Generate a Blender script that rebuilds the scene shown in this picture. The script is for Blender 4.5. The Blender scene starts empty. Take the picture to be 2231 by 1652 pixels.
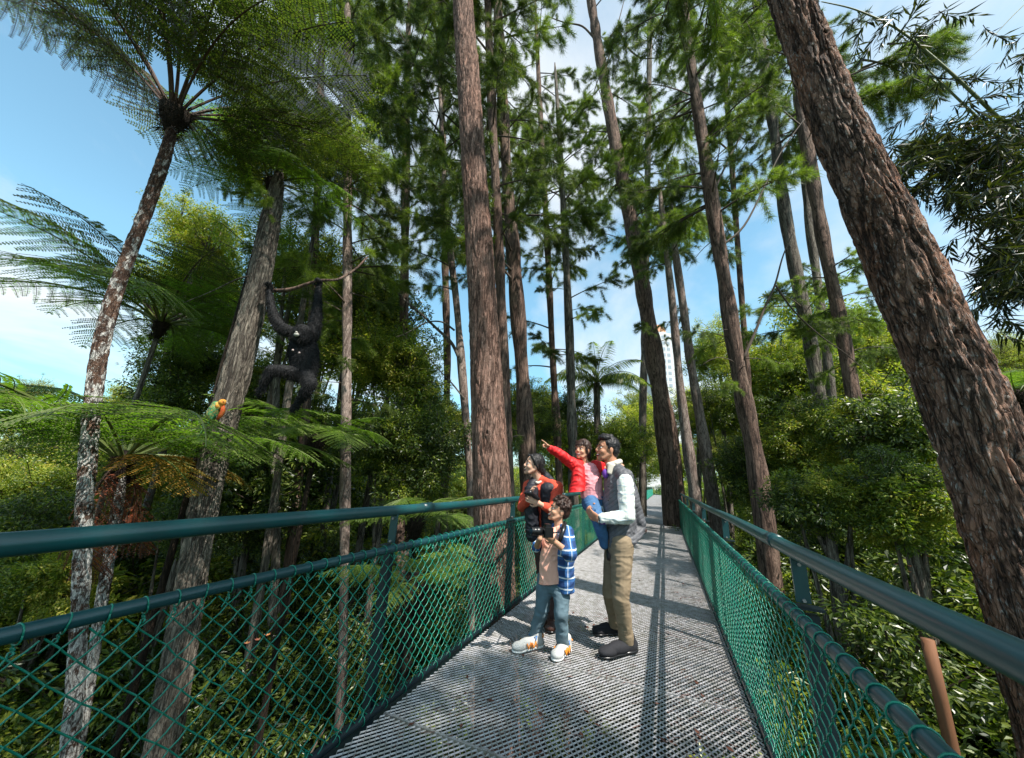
import bpy, math, random
import numpy as np
from math import radians, sin, cos, pi
from mathutils import Vector, Matrix, Quaternion

# ------------------------------------------------------------------ camera
scene = bpy.context.scene
rng = np.random.default_rng(7)
random.seed(7)
FPX, CX, CY = 780.0, 1115.5, 826.0          # focal length and centre in photo units (2231 wide)
YAW, PITCH, ROLL = radians(23.0), radians(15.45), radians(-3.0)
EYE = np.array([0.0, 0.0, 1.35])
_fw = np.array([-sin(YAW)*cos(PITCH), cos(YAW)*cos(PITCH), sin(PITCH)])
_rt = np.array([cos(YAW), sin(YAW), 0.0])
_up = np.cross(_rt, _fw)
R2 = cos(ROLL)*_rt - sin(ROLL)*_up
U2 = sin(ROLL)*_rt + cos(ROLL)*_up
GF = np.array([-sin(YAW), cos(YAW), 0.0])
cam = bpy.data.cameras.new('camera'); camo = bpy.data.objects.new('camera', cam)
scene.collection.objects.link(camo); scene.camera = camo
cam.sensor_width = 36.0; cam.lens = 36.0*FPX/2231.0; cam.clip_start = 0.05; cam.clip_end = 3000
camo.matrix_world = Matrix(((R2[0], U2[0], -_fw[0], EYE[0]), (R2[1], U2[1], -_fw[1], EYE[1]),
                            (R2[2], U2[2], -_fw[2], EYE[2]), (0, 0, 0, 1)))

def P(u, v, D):
    """the point of the place seen at photo position (u, v) and D metres ahead over the ground"""
    d = _fw + R2*(u-CX)/FPX - U2*(v-CY)/FPX
    return EYE + d*D/(d@GF)
def zdepth(p): return float((np.asarray(p)-EYE)@_fw)
def G(u, v, z=0.0):
    d = _fw + R2*(u-CX)/FPX - U2*(v-CY)/FPX
    return EYE + d*(z-EYE[2])/d[2]

# ------------------------------------------------------------------ world and sun
SUN = np.array([0.62, -0.30, 1.0]); SUN /= np.linalg.norm(SUN)
CLX, CLY = 12.7, 1.3
w = bpy.data.worlds.new('World'); scene.world = w; w.use_nodes = True
nt = w.node_tree; nt.nodes.clear()
def N(nt, t, **k):
    n = nt.nodes.new(t)
    for a, b in k.items(): setattr(n, a, b)
    return n
sky = N(nt, 'ShaderNodeTexSky', sky_type='NISHITA', sun_disc=False)
sky.sun_elevation = math.asin(SUN[2]); sky.sun_rotation = math.atan2(SUN[0], SUN[1])
sky.air_density = 1.0; sky.dust_density = 0.6; sky.ozone_density = 1.0
bg1 = N(nt, 'ShaderNodeBackground'); bg1.inputs[1].default_value = 0.15
tint = N(nt, 'ShaderNodeMix', data_type='RGBA', blend_type='MULTIPLY'); tint.inputs[0].default_value = 1
tint.inputs[7].default_value = (0.98, 1.30, 1.12, 1)
hz = N(nt, 'ShaderNodeValToRGB'); hz.color_ramp.elements[0].position = 0.0; hz.color_ramp.elements[0].color = (.42, .54, .66, 1); hz.color_ramp.elements[1].position = .42; hz.color_ramp.elements[1].color = (1, 1, 1, 1)
tn2 = N(nt, 'ShaderNodeMix', data_type='RGBA', blend_type='MULTIPLY'); tn2.inputs[0].default_value = 1
nt.links.new(sky.outputs[0], tint.inputs[6]); nt.links.new(tint.outputs[2], tn2.inputs[6]); nt.links.new(hz.outputs[0], tn2.inputs[7]); nt.links.new(tn2.outputs[2], bg1.inputs[0])
bg2 = N(nt, 'ShaderNodeBackground'); bg2.inputs[0].default_value = (0.93, 0.97, 1.0, 1); bg2.inputs[1].default_value = 0.66
tc = N(nt, 'ShaderNodeTexCoord'); sep = N(nt, 'ShaderNodeSeparateXYZ'); nt.links.new(tc.outputs['Generated'], sep.inputs[0])
nt.links.new(sep.outputs[2], hz.inputs[0])
mx = N(nt, 'ShaderNodeMath', operation='MAXIMUM'); nt.links.new(sep.outputs[2], mx.inputs[0]); mx.inputs[1].default_value = 0.0
ad = N(nt, 'ShaderNodeMath', operation='ADD'); nt.links.new(mx.outputs[0], ad.inputs[0]); ad.inputs[1].default_value = 0.18
dv = N(nt, 'ShaderNodeVectorMath', operation='DIVIDE'); nt.links.new(tc.outputs['Generated'], dv.inputs[0])
cb = N(nt, 'ShaderNodeCombineXYZ')
for i in range(3): nt.links.new(ad.outputs[0], cb.inputs[i])
nt.links.new(cb.outputs[0], dv.inputs[1])
mp = N(nt, 'ShaderNodeMapping'); mp.inputs['Location'].default_value = (CLX, CLY, 0.0); mp.inputs['Scale'].default_value = (1.0, 0.7, 1.0); mp.inputs['Rotation'].default_value = (0, 0, 0.6)
nt.links.new(dv.outputs[0], mp.inputs[0])
n1 = N(nt, 'ShaderNodeTexNoise'); n1.inputs['Scale'].default_value = 1.1; n1.inputs['Detail'].default_value = 9; n1.inputs['Roughness'].default_value = 0.56; n1.inputs['Distortion'].default_value = 0.35
nt.links.new(mp.outputs[0], n1.inputs[0])
rp = N(nt, 'ShaderNodeValToRGB'); rp.color_ramp.elements[0].position = 0.40; rp.color_ramp.elements[1].position = 0.66
rp.color_ramp.elements[0].color = (0.02, 0.02, 0.02, 1); rp.color_ramp.elements[1].color = (1, 1, 1, 1)
nt.links.new(n1.outputs[0], rp.inputs[0])
ms = N(nt, 'ShaderNodeMixShader'); out = N(nt, 'ShaderNodeOutputWorld')
nt.links.new(rp.outputs[0], ms.inputs[0]); nt.links.new(bg1.outputs[0], ms.inputs[1]); nt.links.new(bg2.outputs[0], ms.inputs[2])
nt.links.new(ms.outputs[0], out.inputs[0])

sl = bpy.data.lights.new('sun', 'SUN'); sl.energy = 4.6; sl.angle = radians(0.53); sl.color = (1.0, 0.95, 0.87)
so = bpy.data.objects.new('sun', sl); scene.collection.objects.link(so)
so.rotation_euler = Vector(-SUN).to_track_quat('-Z', 'Y').to_euler()
scene.view_settings.view_transform = 'Standard'; scene.view_settings.look = 'None'
scene.view_settings.gamma = 1; scene.view_settings.use_curve_mapping = False
scene.view_settings.exposure = 0.78
scene.cycles.use_denoising = True
scene.cycles.max_bounces = 8; scene.cycles.transparent_max_bounces = 8

# ------------------------------------------------------------------ helpers
COL = scene.collection
def nrm(v):
    v = np.asarray(v, float); return v/(np.linalg.norm(v, axis=-1, keepdims=True)+1e-12)
def mesh_np(name, V, F3=None, F4=None, mats=(), mi3=None, mi4=None, smooth=False):
    me = bpy.data.meshes.new(name)
    V = np.ascontiguousarray(V, dtype=np.float32)
    f3 = np.zeros((0, 3), np.int32) if F3 is None else np.asarray(F3, np.int32).reshape(-1, 3)
    f4 = np.zeros((0, 4), np.int32) if F4 is None else np.asarray(F4, np.int32).reshape(-1, 4)
    me.vertices.add(len(V)); me.vertices.foreach_set('co', V.ravel())
    nl = f3.size+f4.size; me.loops.add(nl)
    me.loops.foreach_set('vertex_index', np.concatenate([f3.ravel(), f4.ravel()]).astype(np.int32))
    st = np.concatenate([np.arange(len(f3))*3, f3.size+np.arange(len(f4))*4]).astype(np.int32)
    me.polygons.add(len(st)); me.polygons.foreach_set('loop_start', st)
    for m in mats: me.materials.append(m)
    mi = np.concatenate([np.zeros(len(f3), np.int32) if mi3 is None else mi3, np.zeros(len(f4), np.int32) if mi4 is None else mi4])
    me.polygons.foreach_set('material_index', mi.astype(np.int32))
    me.polygons.foreach_set('use_smooth', np.full(len(st), smooth))
    me.update(calc_edges=True); me.validate()
    return me
class MB:
    """collects shapes into one mesh"""
    def __init__(s): s.V = []; s.F3 = []; s.F4 = []; s.m3 = []; s.m4 = []; s.n = 0
    def add(s, V, F3=None, F4=None, m=0):
        V = np.asarray(V, float).reshape(-1, 3); s.V.append(V)
        if F3 is not None and len(F3): F3 = np.asarray(F3).reshape(-1, 3); s.F3.append(F3+s.n); s.m3.append(np.full(len(F3), m))
        if F4 is not None and len(F4): F4 = np.asarray(F4).reshape(-1, 4); s.F4.append(F4+s.n); s.m4.append(np.full(len(F4), m))
        s.n += len(V); return s
    def tube(s, pts, r, sides=8, m=0, cap=True):
        pts = np.asarray(pts, float); n = len(pts); r = np.broadcast_to(np.asarray(r, float), (n,))
        t = np.gradient(pts, axis=0); t = nrm(t)
        a = np.array([0, 0, 1.0]) if abs(t[0][2]) < .9 else np.array([1.0, 0, 0])
        x = nrm(np.cross(t[0], a)); X = [x]
        for i in range(1, n):
            x = x - t[i]*(x@t[i]); x = x/np.linalg.norm(x); X.append(x)
        X = np.array(X); Y = np.cross(t, X)
        an = np.arange(sides)*2*pi/sides
        V = pts[:, None]+r[:, None, None]*(np.cos(an)[None, :, None]*X[:, None]+np.sin(an)[None, :, None]*Y[:, None])
        i = np.arange(n-1)[:, None]*sides; j = np.arange(sides)[None]; k = (j+1) % sides
        F = np.stack([i+j, i+k, i+sides+k, i+sides+j], -1).reshape(-1, 4)
        V = V.reshape(-1, 3); F3 = []
        if cap:
            V = np.vstack([V, pts[0], pts[-1]]); c0, c1 = n*sides, n*sides+1
            F3 = [(c0, (q+1) % sides, q) for q in range(sides)]+[(c1, (n-1)*sides+q, (n-1)*sides+(q+1) % sides) for q in range(sides)]
        return s.add(V, F3, F, m)
    def box(s, c, h, ax=None, m=0):
        c = np.asarray(c, float); A = np.eye(3) if ax is None else np.asarray(ax, float)
        q = np.array([[x, y, z] for x in (-1, 1) for y in (-1, 1) for z in (-1, 1)], float)*np.asarray(h)
        V = c+q@A
        return s.add(V, None, [(0, 1, 3, 2), (4, 6, 7, 5), (0, 4, 5, 1), (2, 3, 7, 6), (0, 2, 6, 4), (1, 5, 7, 3)], m)
    def leaves(s, p, d, nr, L, W, m=0, fold=0.12, droop=0.0):
        """kite-shaped leaves: base p, direction d, face normal nr"""
        p = np.asarray(p, float); d = nrm(d); sd = nrm(np.cross(d, nr)); nn = nrm(np.cross(sd, d))
        L = np.broadcast_to(np.asarray(L, float), (len(p),))[:, None]; W = np.broadcast_to(np.asarray(W, float), (len(p),))[:, None]
        a = p; b = p+d*L*.42-sd*W*.5+nn*W*fold; c = p+d*L-nn*L*droop; e = p+d*L*.42+sd*W*.5+nn*W*fold
        V = np.stack([a, b, c, e], 1).reshape(-1, 3); i = np.arange(len(p))*4
        return s.add(V, None, np.stack([i, i+1, i+2, i+3], 1), m)
    def needles(s, p, d, L, W, m=0):
        p = np.asarray(p, float); d = nrm(d); sd = nrm(np.cross(d, rng.normal(size=p.shape)))
        L = np.broadcast_to(np.asarray(L, float), (len(p),))[:, None]
        V = np.stack([p-sd*W/2, p+sd*W/2, p+d*L], 1).reshape(-1, 3); i = np.arange(len(p))*3
        return s.add(V, np.stack([i, i+1, i+2], 1), None, m)
    def mesh(s, name, mats, smooth=False):
        c = lambda l: np.concatenate(l) if l else None
        return mesh_np(name, np.concatenate(s.V), c(s.F3), c(s.F4), mats, c(s.m3), c(s.m4), smooth)
def link(name, me, parent=None, loc=None, kind=None):
    o = bpy.data.objects.new(name, me); COL.objects.link(o)
    if parent is not None: o.parent = parent
    if loc is not None: o.location = loc
    if kind: o['kind'] = kind
    return o
def thing(name, loc, label, cat, group=None):
    o = bpy.data.objects.new(name, None); COL.objects.link(o); o.location = loc; o.empty_display_size = 0.2
    o['label'] = label; o['category'] = cat
    if group: o['group'] = group
    return o
def tag(o, label, cat, group=None):
    o['label'] = label; o['category'] = cat
    if group: o['group'] = group
    return o
def frame_mat(loc, x, y, z, s=1.0):
    m = Matrix.Identity(4)
    for i in range(3):
        m[i][0] = x[i]*s; m[i][1] = y[i]*s; m[i][2] = z[i]*s; m[i][3] = loc[i]
    return m
def vnoise(p, seed=0):
    """smooth value noise in [-1,1] on (n,3) points"""
    p = np.asarray(p, float); i = np.floor(p).astype(np.int64); f = p-i; f = f*f*(3-2*f)
    def h(a):
        n = a[:, 0]*374761393+a[:, 1]*668265263+a[:, 2]*2147483647+seed*1274126177
        n = (n ^ (n >> 13))*1274126177; n = n & 0x7fffffff; n = (n ^ (n >> 16)) & 0xffff
        return n/32767.5-1
    r = 0
    for dx in (0, 1):
        for dy in (0, 1):
            for dz in (0, 1):
                wgt = (f[:, 0] if dx else 1-f[:, 0])*(f[:, 1] if dy else 1-f[:, 1])*(f[:, 2] if dz else 1-f[:, 2])
                r = r+wgt*h(i+np.array([dx, dy, dz]))
    return r
def interp_pts(z, zs, A):
    return np.stack([np.interp(z, zs, A[:, k]) for k in range(A.shape[1])], 1)

# ------------------------------------------------------------------ materials
def newmat(name):
    m = bpy.data.materials.new(name); m.use_nodes = True; t = m.node_tree; t.nodes.clear()
    o = N(t, 'ShaderNodeOutputMaterial'); b = N(t, 'ShaderNodeBsdfPrincipled'); t.links.new(b.outputs[0], o.inputs[0])
    return m, t, b, o
def rgb(c): return (c[0], c[1], c[2], 1)
def mixc(t, fac, a, b, mode='MIX'):
    n = N(t, 'ShaderNodeMix', data_type='RGBA', blend_type=mode)
    for s, v in ((0, fac), (6, a), (7, b)):
        if isinstance(v, (tuple, list)): n.inputs[s].default_value = rgb(v)
        elif isinstance(v, (int, float)): n.inputs[s].default_value = v
        else: t.links.new(v, n.inputs[s])
    return n.outputs[2]
def noise(t, scale, detail=4, rough=.5, vec=None, dist=0):
    n = N(t, 'ShaderNodeTexNoise'); n.inputs['Scale'].default_value = scale; n.inputs['Detail'].default_value = detail
    n.inputs['Roughness'].default_value = rough; n.inputs['Distortion'].default_value = dist
    if vec is not None: t.links.new(vec, n.inputs[0])
    return n.outputs[0]
def ramp(t, fac, stops):
    n = N(t, 'ShaderNodeValToRGB'); e = n.color_ramp.elements
    while len(e) < len(stops): e.new(0.5)
    for q, (p, c) in zip(e, stops): q.position = p; q.color = rgb(c) if isinstance(c, (tuple, list)) else (c, c, c, 1)
    t.links.new(fac, n.inputs[0]); return n.outputs[0]
def objvec(t, scale=(1, 1, 1), rot=(0, 0, 0)):
    c = N(t, 'ShaderNodeTexCoord'); m = N(t, 'ShaderNodeMapping'); m.inputs['Scale'].default_value = scale; m.inputs['Rotation'].default_value = rot
    t.links.new(c.outputs['Object'], m.inputs[0]); return m.outputs[0]
def bump(t, b, h, strength=.5, dist=.01):
    n = N(t, 'ShaderNodeBump'); n.inputs['Strength'].default_value = strength; n.inputs['Distance'].default_value = dist
    t.links.new(h, n.inputs['Height']); t.links.new(n.outputs[0], b.inputs['Normal'])
LEAF, WARM = 1.62, (1.34, 1.04, .82)
def leafmat(name, cols, trans=.35, rough=.42, tcol=None, spec=.5):
    m, t, b, o = newmat(name)
    g = N(t, 'ShaderNodeNewGeometry')
    st = [((i+.5)/len(cols), tuple(min(.9, x*LEAF*k_) for x, k_ in zip(c, WARM))) for i, c in enumerate(cols)]
    c = ramp(t, g.outputs['Random Per Island'], st)
    nz = noise(t, 1.3, 2, vec=objvec(t)); c = mixc(t, .55, c, ramp(t, nz, [(.3, (.45, .5, .4)), (.7, (1.25, 1.2, 1.0))]), 'MULTIPLY')
    t.links.new(c, b.inputs['Base Color']); b.inputs['Roughness'].default_value = rough; b.inputs['Specular IOR Level'].default_value = spec
    tr = N(t, 'ShaderNodeBsdfTranslucent'); t.links.new(mixc(t, 1.0, c, tcol or (1.7, 2.0, .7), 'MULTIPLY'), tr.inputs[0])
    mxs = N(t, 'ShaderNodeMixShader'); mxs.inputs[0].default_value = trans
    t.links.new(b.outputs[0], mxs.inputs[1]); t.links.new(tr.outputs[0], mxs.inputs[2]); t.links.new(mxs.outputs[0], o.inputs[0])
    return m
def barkmat(name, c1, c2, crack, lichen, amt=.25, sc=16., zs=.28, bs=.8, patch=None, bd=.02, psc=2.6, fis=1.0):
    m, t, b, o = newmat(name); v = objvec(t, (1, 1, zs)); vs_ = objvec(t, (1, 1, zs*.42))
    w_ = N(t, 'ShaderNodeVectorMath', operation='ADD'); nz = N(t, 'ShaderNodeTexNoise'); nz.inputs['Scale'].default_value = sc*.45; nz.inputs['Detail'].default_value = 4
    t.links.new(v, nz.inputs[0]); sc_ = N(t, 'ShaderNodeVectorMath', operation='SCALE'); t.links.new(nz.outputs['Color'], sc_.inputs[0]); sc_.inputs['Scale'].default_value = 2.6/sc
    t.links.new(v, w_.inputs[0]); t.links.new(sc_.outputs[0], w_.inputs[1])
    vc = N(t, 'ShaderNodeTexVoronoi', feature='F1'); vc.inputs['Scale'].default_value = sc; t.links.new(w_.outputs[0], vc.inputs['Vector'])
    ve = N(t, 'ShaderNodeTexVoronoi', feature='DISTANCE_TO_EDGE'); ve.inputs['Scale'].default_value = sc; t.links.new(w_.outputs[0], ve.inputs['Vector'])
    def contour(scale, width, dist):   # long wandering fissures
        n = noise(t, scale, 5, .55, vs_, dist); q = N(t, 'ShaderNodeMath', operation='SUBTRACT'); t.links.new(n, q.inputs[0]); q.inputs[1].default_value = .5
        a_ = N(t, 'ShaderNodeMath', operation='ABSOLUTE'); t.links.new(q.outputs[0], a_.inputs[0]); return ramp(t, a_.outputs[0], [(0, 0.), (width, 1.)])
    f1 = contour(sc*.42, .045, .8); f2 = contour(sc*1.1, .035, .5)
    n2 = noise(t, sc*.16, 6, .6, v); n3 = noise(t, sc*3.4, 5, .72, v); n4 = noise(t, sc*1.3, 6, .7, v)
    base = mixc(t, ramp(t, n2, [(.35, 0.), (.65, 1.)]), c1, c2)
    hs = N(t, 'ShaderNodeSeparateColor'); t.links.new(vc.outputs['Color'], hs.inputs[0])
    base = mixc(t, .6, base, ramp(t, hs.outputs[0], [(0, .5), (1, 1.4)]), 'MULTIPLY')
    base = mixc(t, .6, base, ramp(t, n4, [(.3, .55), (.7, 1.4)]), 'MULTIPLY')
    base = mixc(t, ramp(t, n3, [(1-amt-.04, 0.), (1-amt+.08, 1.)]), base, lichen)
    if patch:   # lichen, thicker low on the stem
        tz = N(t, 'ShaderNodeTexCoord'); sz = N(t, 'ShaderNodeSeparateXYZ'); t.links.new(tz.outputs['Object'], sz.inputs[0])
        ma = N(t, 'ShaderNodeMath', operation='MULTIPLY_ADD'); t.links.new(sz.outputs[2], ma.inputs[0]); ma.inputs[1].default_value = -.026; ma.inputs[2].default_value = .22
        ms_ = N(t, 'ShaderNodeMath', operation='ADD'); t.links.new(noise(t, psc, 5, .65, v), ms_.inputs[0]); t.links.new(ma.outputs[0], ms_.inputs[1])
        base = mixc(t, ramp(t, ms_.outputs[0], [(.46, 0.), (.50, 1.)]), base, patch)
    mul = N(t, 'ShaderNodeMath', operation='MULTIPLY'); t.links.new(f1, mul.inputs[0]); t.links.new(ramp(t, f2, [(0, .45), (1, 1.)]), mul.inputs[1])
    mu2 = N(t, 'ShaderNodeMath', operation='MULTIPLY'); t.links.new(mul.outputs[0], mu2.inputs[0]); t.links.new(ramp(t, ve.outputs[0], [(0, .5), (.05, 1.)]), mu2.inputs[1])
    base = mixc(t, mu2.outputs[0], crack, base)
    t.links.new(base, b.inputs['Base Color']); b.inputs['Roughness'].default_value = .85; b.inputs['Specular IOR Level'].default_value = .25
    hh = N(t, 'ShaderNodeMath', operation='MULTIPLY_ADD'); t.links.new(mu2.outputs[0], hh.inputs[0]); hh.inputs[1].default_value = .9
    h2 = N(t, 'ShaderNodeMath', operation='ADD'); t.links.new(n3, h2.inputs[0]); t.links.new(n4, h2.inputs[1]); t.links.new(h2.outputs[0], hh.inputs[2]); bump(t, b, hh.outputs[0], bs, bd)
    return m
def simplemat(name, c, rough=.5, metal=0, spec=.5, var=.0, vs=8., bs=0, c2=None, zs=1.0):
    m, t, b, o = newmat(name)
    if var or c2:
        n = noise(t, vs, 6, .6, objvec(t, (1, 1, zs)))
        if c2: col = mixc(t, ramp(t, n, [(.4, 0.), (.62, 1.)]), c, c2)
        else: col = mixc(t, 1., c, ramp(t, n, [(.25, 1-var), (.75, 1+var)]), 'MULTIPLY')
        t.links.new(col, b.inputs['Base Color'])
        if bs: bump(t, b, n, bs, .01)
    else: b.inputs['Base Color'].default_value = rgb(c)
    b.inputs['Roughness'].default_value = rough; b.inputs['Metallic'].default_value = metal; b.inputs['Specular IOR Level'].default_value = spec
    return m
M = {}
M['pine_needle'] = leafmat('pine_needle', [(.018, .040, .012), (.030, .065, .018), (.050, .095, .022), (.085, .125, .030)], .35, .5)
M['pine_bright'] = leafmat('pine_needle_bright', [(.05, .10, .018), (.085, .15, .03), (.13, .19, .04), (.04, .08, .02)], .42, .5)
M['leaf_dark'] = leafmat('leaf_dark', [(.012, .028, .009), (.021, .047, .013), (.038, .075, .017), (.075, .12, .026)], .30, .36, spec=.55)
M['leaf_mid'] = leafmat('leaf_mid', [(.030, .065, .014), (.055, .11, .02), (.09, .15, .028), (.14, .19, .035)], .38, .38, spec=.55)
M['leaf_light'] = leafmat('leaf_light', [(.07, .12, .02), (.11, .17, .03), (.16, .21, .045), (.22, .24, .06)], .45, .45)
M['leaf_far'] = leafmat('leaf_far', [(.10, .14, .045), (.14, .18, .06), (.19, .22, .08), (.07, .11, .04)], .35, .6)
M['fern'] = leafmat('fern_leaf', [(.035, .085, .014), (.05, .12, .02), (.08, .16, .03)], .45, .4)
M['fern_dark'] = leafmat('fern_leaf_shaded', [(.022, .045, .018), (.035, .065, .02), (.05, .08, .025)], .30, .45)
M['fern_lacy'] = leafmat('fern_leaf_lacy', [(.05, .07, .09), (.07, .09, .13), (.06, .09, .05)], .35, .5, (1.2, 1.3, 1.6))
M['fern_gold'] = leafmat('fern_leaf_gold', [(.14, .11, .02), (.12, .08, .015), (.18, .12, .02)], .4, .5, (1.3, 1.1, .5))
M['fern_dead'] = leafmat('fern_leaf_dead', [(.10, .03, .014), (.16, .05, .02), (.06, .02, .012)], .2, .7, (1.2, .8, .6))
M['bamboo_leaf'] = leafmat('bamboo_leaf', [(.006, .013, .006), (.010, .020, .008), (.022, .038, .010), (.05, .065, .018)], .16, .42)
M['flower'] = leafmat('flower', [(.65, .16, .10), (.75, .30, .12), (.70, .20, .22)], .3, .5, (1, 1, 1))
M['rachis'] = simplemat('rachis', (.06, .03, .018), .6)
M['rachis_green'] = simplemat('rachis_green', (.10, .13, .03), .6)
M['twig'] = simplemat('twig', (.07, .05, .035), .8, var=.4)
M['bark_red'] = barkmat('bark_red', (.34, .185, .135), (.28, .18, .14), (.055, .028, .02), (.42, .36, .32), .36, 24, .24, .9)
M['bark_big'] = barkmat('bark_big', (.38, .18, .11), (.32, .21, .16), (.022, .013, .010), (.52, .49, .46), .42, 13, .34, 1.0, None, .04)
M['bark_grey'] = barkmat('bark_grey', (.18, .15, .12), (.27, .235, .19), (.04, .03, .025), (.34, .33, .28), .36, 22, .22, .9)
M['bark_dark'] = barkmat('bark_dark', (.17, .10, .075), (.25, .17, .13), (.03, .02, .016), (.30, .24, .20), .34, 20, .25, .8)
M['bark_pale'] = barkmat('bark_pale', (.24, .17, .14), (.34, .27, .23), (.08, .055, .045), (.48, .44, .40), .38, 20, .35, .6)
M['bark_lichen'] = barkmat('bark_lichen', (.10, .055, .035), (.16, .09, .06), (.04, .02, .015), (.52, .50, .46), .40, 26, .7, .8, (.60, .58, .54), .02, 11)
M['bark_fernroot'] = barkmat('bark_fernroot', (.035, .022, .015), (.06, .04, .025), (.01, .007, .005), (.22, .19, .12), .30, 40, .5, .9)
M['soil'] = simplemat('soil', (.03, .03, .014), .95, c2=(.045, .065, .02), vs=3, bs=.5)
M['rail'] = simplemat('rail_paint', (.003, .050, .058), .34, spec=.6, vs=5, c2=(.008, .05, .055))
M['railtop'] = simplemat('handrail_paint', (.003, .066, .070), .34, spec=.6, vs=7, c2=(.012, .060, .062), bs=.05)
M['wire'] = simplemat('wire_pvc', (.003, .19, .125), .32, spec=.5, var=.2, vs=3)
M['deck'] = simplemat('galvanised_steel', (.48, .465, .475), .45, metal=.45, var=.25, vs=14, c2=(.31, .30, .28))
M['beam'] = simplemat('beam_paint', (.003, .013, .018), .5)
M['skin'] = simplemat('skin', (.56, .30, .19), .6, spec=.35)
M['skin_man'] = simplemat('skin_man', (.46, .215, .125), .6, spec=.4)
M['skin_lady'] = simplemat('skin_lady', (.62, .36, .25), .6, spec=.4)
M['hair_black'] = simplemat('hair_black', (.007, .006, .007), .55, var=.3, vs=60)
M['hair_brown'] = simplemat('hair_brown', (.035, .014, .008), .5, var=.4, vs=50)
M['lip'] = simplemat('lip', (.38, .09, .07), .4)
M['teeth'] = simplemat('teeth', (.8, .78, .74), .25)
M['mouth_in'] = simplemat('mouth_inside', (.03, .006, .006), .5)
M['eye_w'] = simplemat('eye_white', (.75, .73, .7), .2)
M['eye_b'] = simplemat('eye_dark', (.01, .006, .005), .1)
M['black_pl'] = simplemat('black_plastic', (.012, .012, .013), .3)
M['glass'] = simplemat('lens_glass', (.02, .02, .04), .05, spec=1)
M['tee_peach'] = simplemat('peach_cotton', (.88, .46, .34), .8, var=.12, vs=12, bs=.3)
M['orange'] = simplemat('orange_knit', (.62, .075, .035), .8, var=.15, vs=14, bs=.3)
M['vest_black'] = simplemat('black_vest', (.012, .013, .02), .6, var=.2, vs=12)
M['red'] = simplemat('red_cotton', (.68, .010, .012), .6, var=.12, vs=10, bs=.2)
M['pink'] = simplemat('pink_cotton', (.78, .33, .36), .8, var=.1, vs=10, bs=.3)
M['denim'] = simplemat('denim', (.045, .13, .27), .8, var=.3, vs=18, bs=.3)
M['jeans_grey'] = simplemat('grey_blue_trousers', (.105, .165, .20), .85, var=.18, vs=12, bs=.3)
M['khaki'] = simplemat('khaki', (.27, .20, .125), .85, var=.2, vs=10, bs=.4)
M['brown_pants'] = simplemat('brown_trousers', (.05, .02, .018), .8)
M['purple'] = simplemat('purple_cotton', (.16, .05, .36), .8)
M['cream'] = simplemat('cream_collar', (.66, .60, .50), .8)
M['shoe_black'] = simplemat('black_shoe', (.014, .014, .018), .85, var=.3, vs=40)
M['sole_white'] = simplemat('white_sole', (.80, .80, .78), .5)
M['shoe_grey'] = simplemat('grey_mesh', (.50, .50, .48), .7)
M['lace_blue'] = simplemat('blue_lace', (.02, .22, .62), .6)
M['shoe_orange'] = simplemat('orange_trim', (.85, .28, .03), .5)
M['boot'] = simplemat('brown_boot', (.06, .025, .018), .5)
for k_ in ('skin', 'skin_man', 'skin_lady'):
    b_ = M[k_].node_tree.nodes['Principled BSDF']; b_.inputs['Subsurface Weight'].default_value = .12; b_.inputs['Subsurface Radius'].default_value = (.02, .008, .004); b_.inputs['Subsurface Scale'].default_value = .5
def plaid(name, base, line, alt, sx, rot, w_=.1, soft=False):
    m, t, b, o = newmat(name); v = objvec(t, (1, 1, 1), rot); sp = N(t, 'ShaderNodeSeparateXYZ'); t.links.new(v, sp.inputs[0])
    def stripes(sock, period, wd, ph=0.):
        a = N(t, 'ShaderNodeMath', operation='MULTIPLY_ADD'); t.links.new(sock, a.inputs[0]); a.inputs[1].default_value = 1/period; a.inputs[2].default_value = ph
        f = N(t, 'ShaderNodeMath', operation='FRACT'); t.links.new(a.outputs[0], f.inputs[0])
        l = N(t, 'ShaderNodeMath', operation='LESS_THAN'); t.links.new(f.outputs[0], l.inputs[0]); l.inputs[1].default_value = wd; return l.outputs[0]
    hz, vt = stripes(sp.outputs[2], sx, w_), stripes(sp.outputs[0], sx*1.05, w_*.7, .3)
    c = mixc(t, stripes(sp.outputs[0], sx*1.05, .5, .55), base, alt)
    c = mixc(t, .5, c, mixc(t, stripes(sp.outputs[2], sx, .5, .25), base, alt))
    k = .8 if soft else 1.
    a1 = N(t, 'ShaderNodeMath', operation='MULTIPLY'); t.links.new(vt, a1.inputs[0]); a1.inputs[1].default_value = .55*k
    a2 = N(t, 'ShaderNodeMath', operation='MULTIPLY'); t.links.new(hz, a2.inputs[0]); a2.inputs[1].default_value = .92*k
    c = mixc(t, a1.outputs[0], c, line); c = mixc(t, a2.outputs[0], c, line)
    t.links.new(c, b.inputs['Base Color']); b.inputs['Roughness'].default_value = .85
    bump(t, b, noise(t, 12, 4, .6, v), .35, .01); return m
M['plaid_blue'] = plaid('blue_plaid', (.012, .045, .15), (.72, .76, .80), (.03, .14, .36), .082, (0, 0, -YAW), .13)
M['plaid_pale'] = plaid('pale_plaid', (.72, .76, .72), (.34, .44, .52), (.62, .64, .56), .07, (0, 0, -YAW), .12, True)
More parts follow.
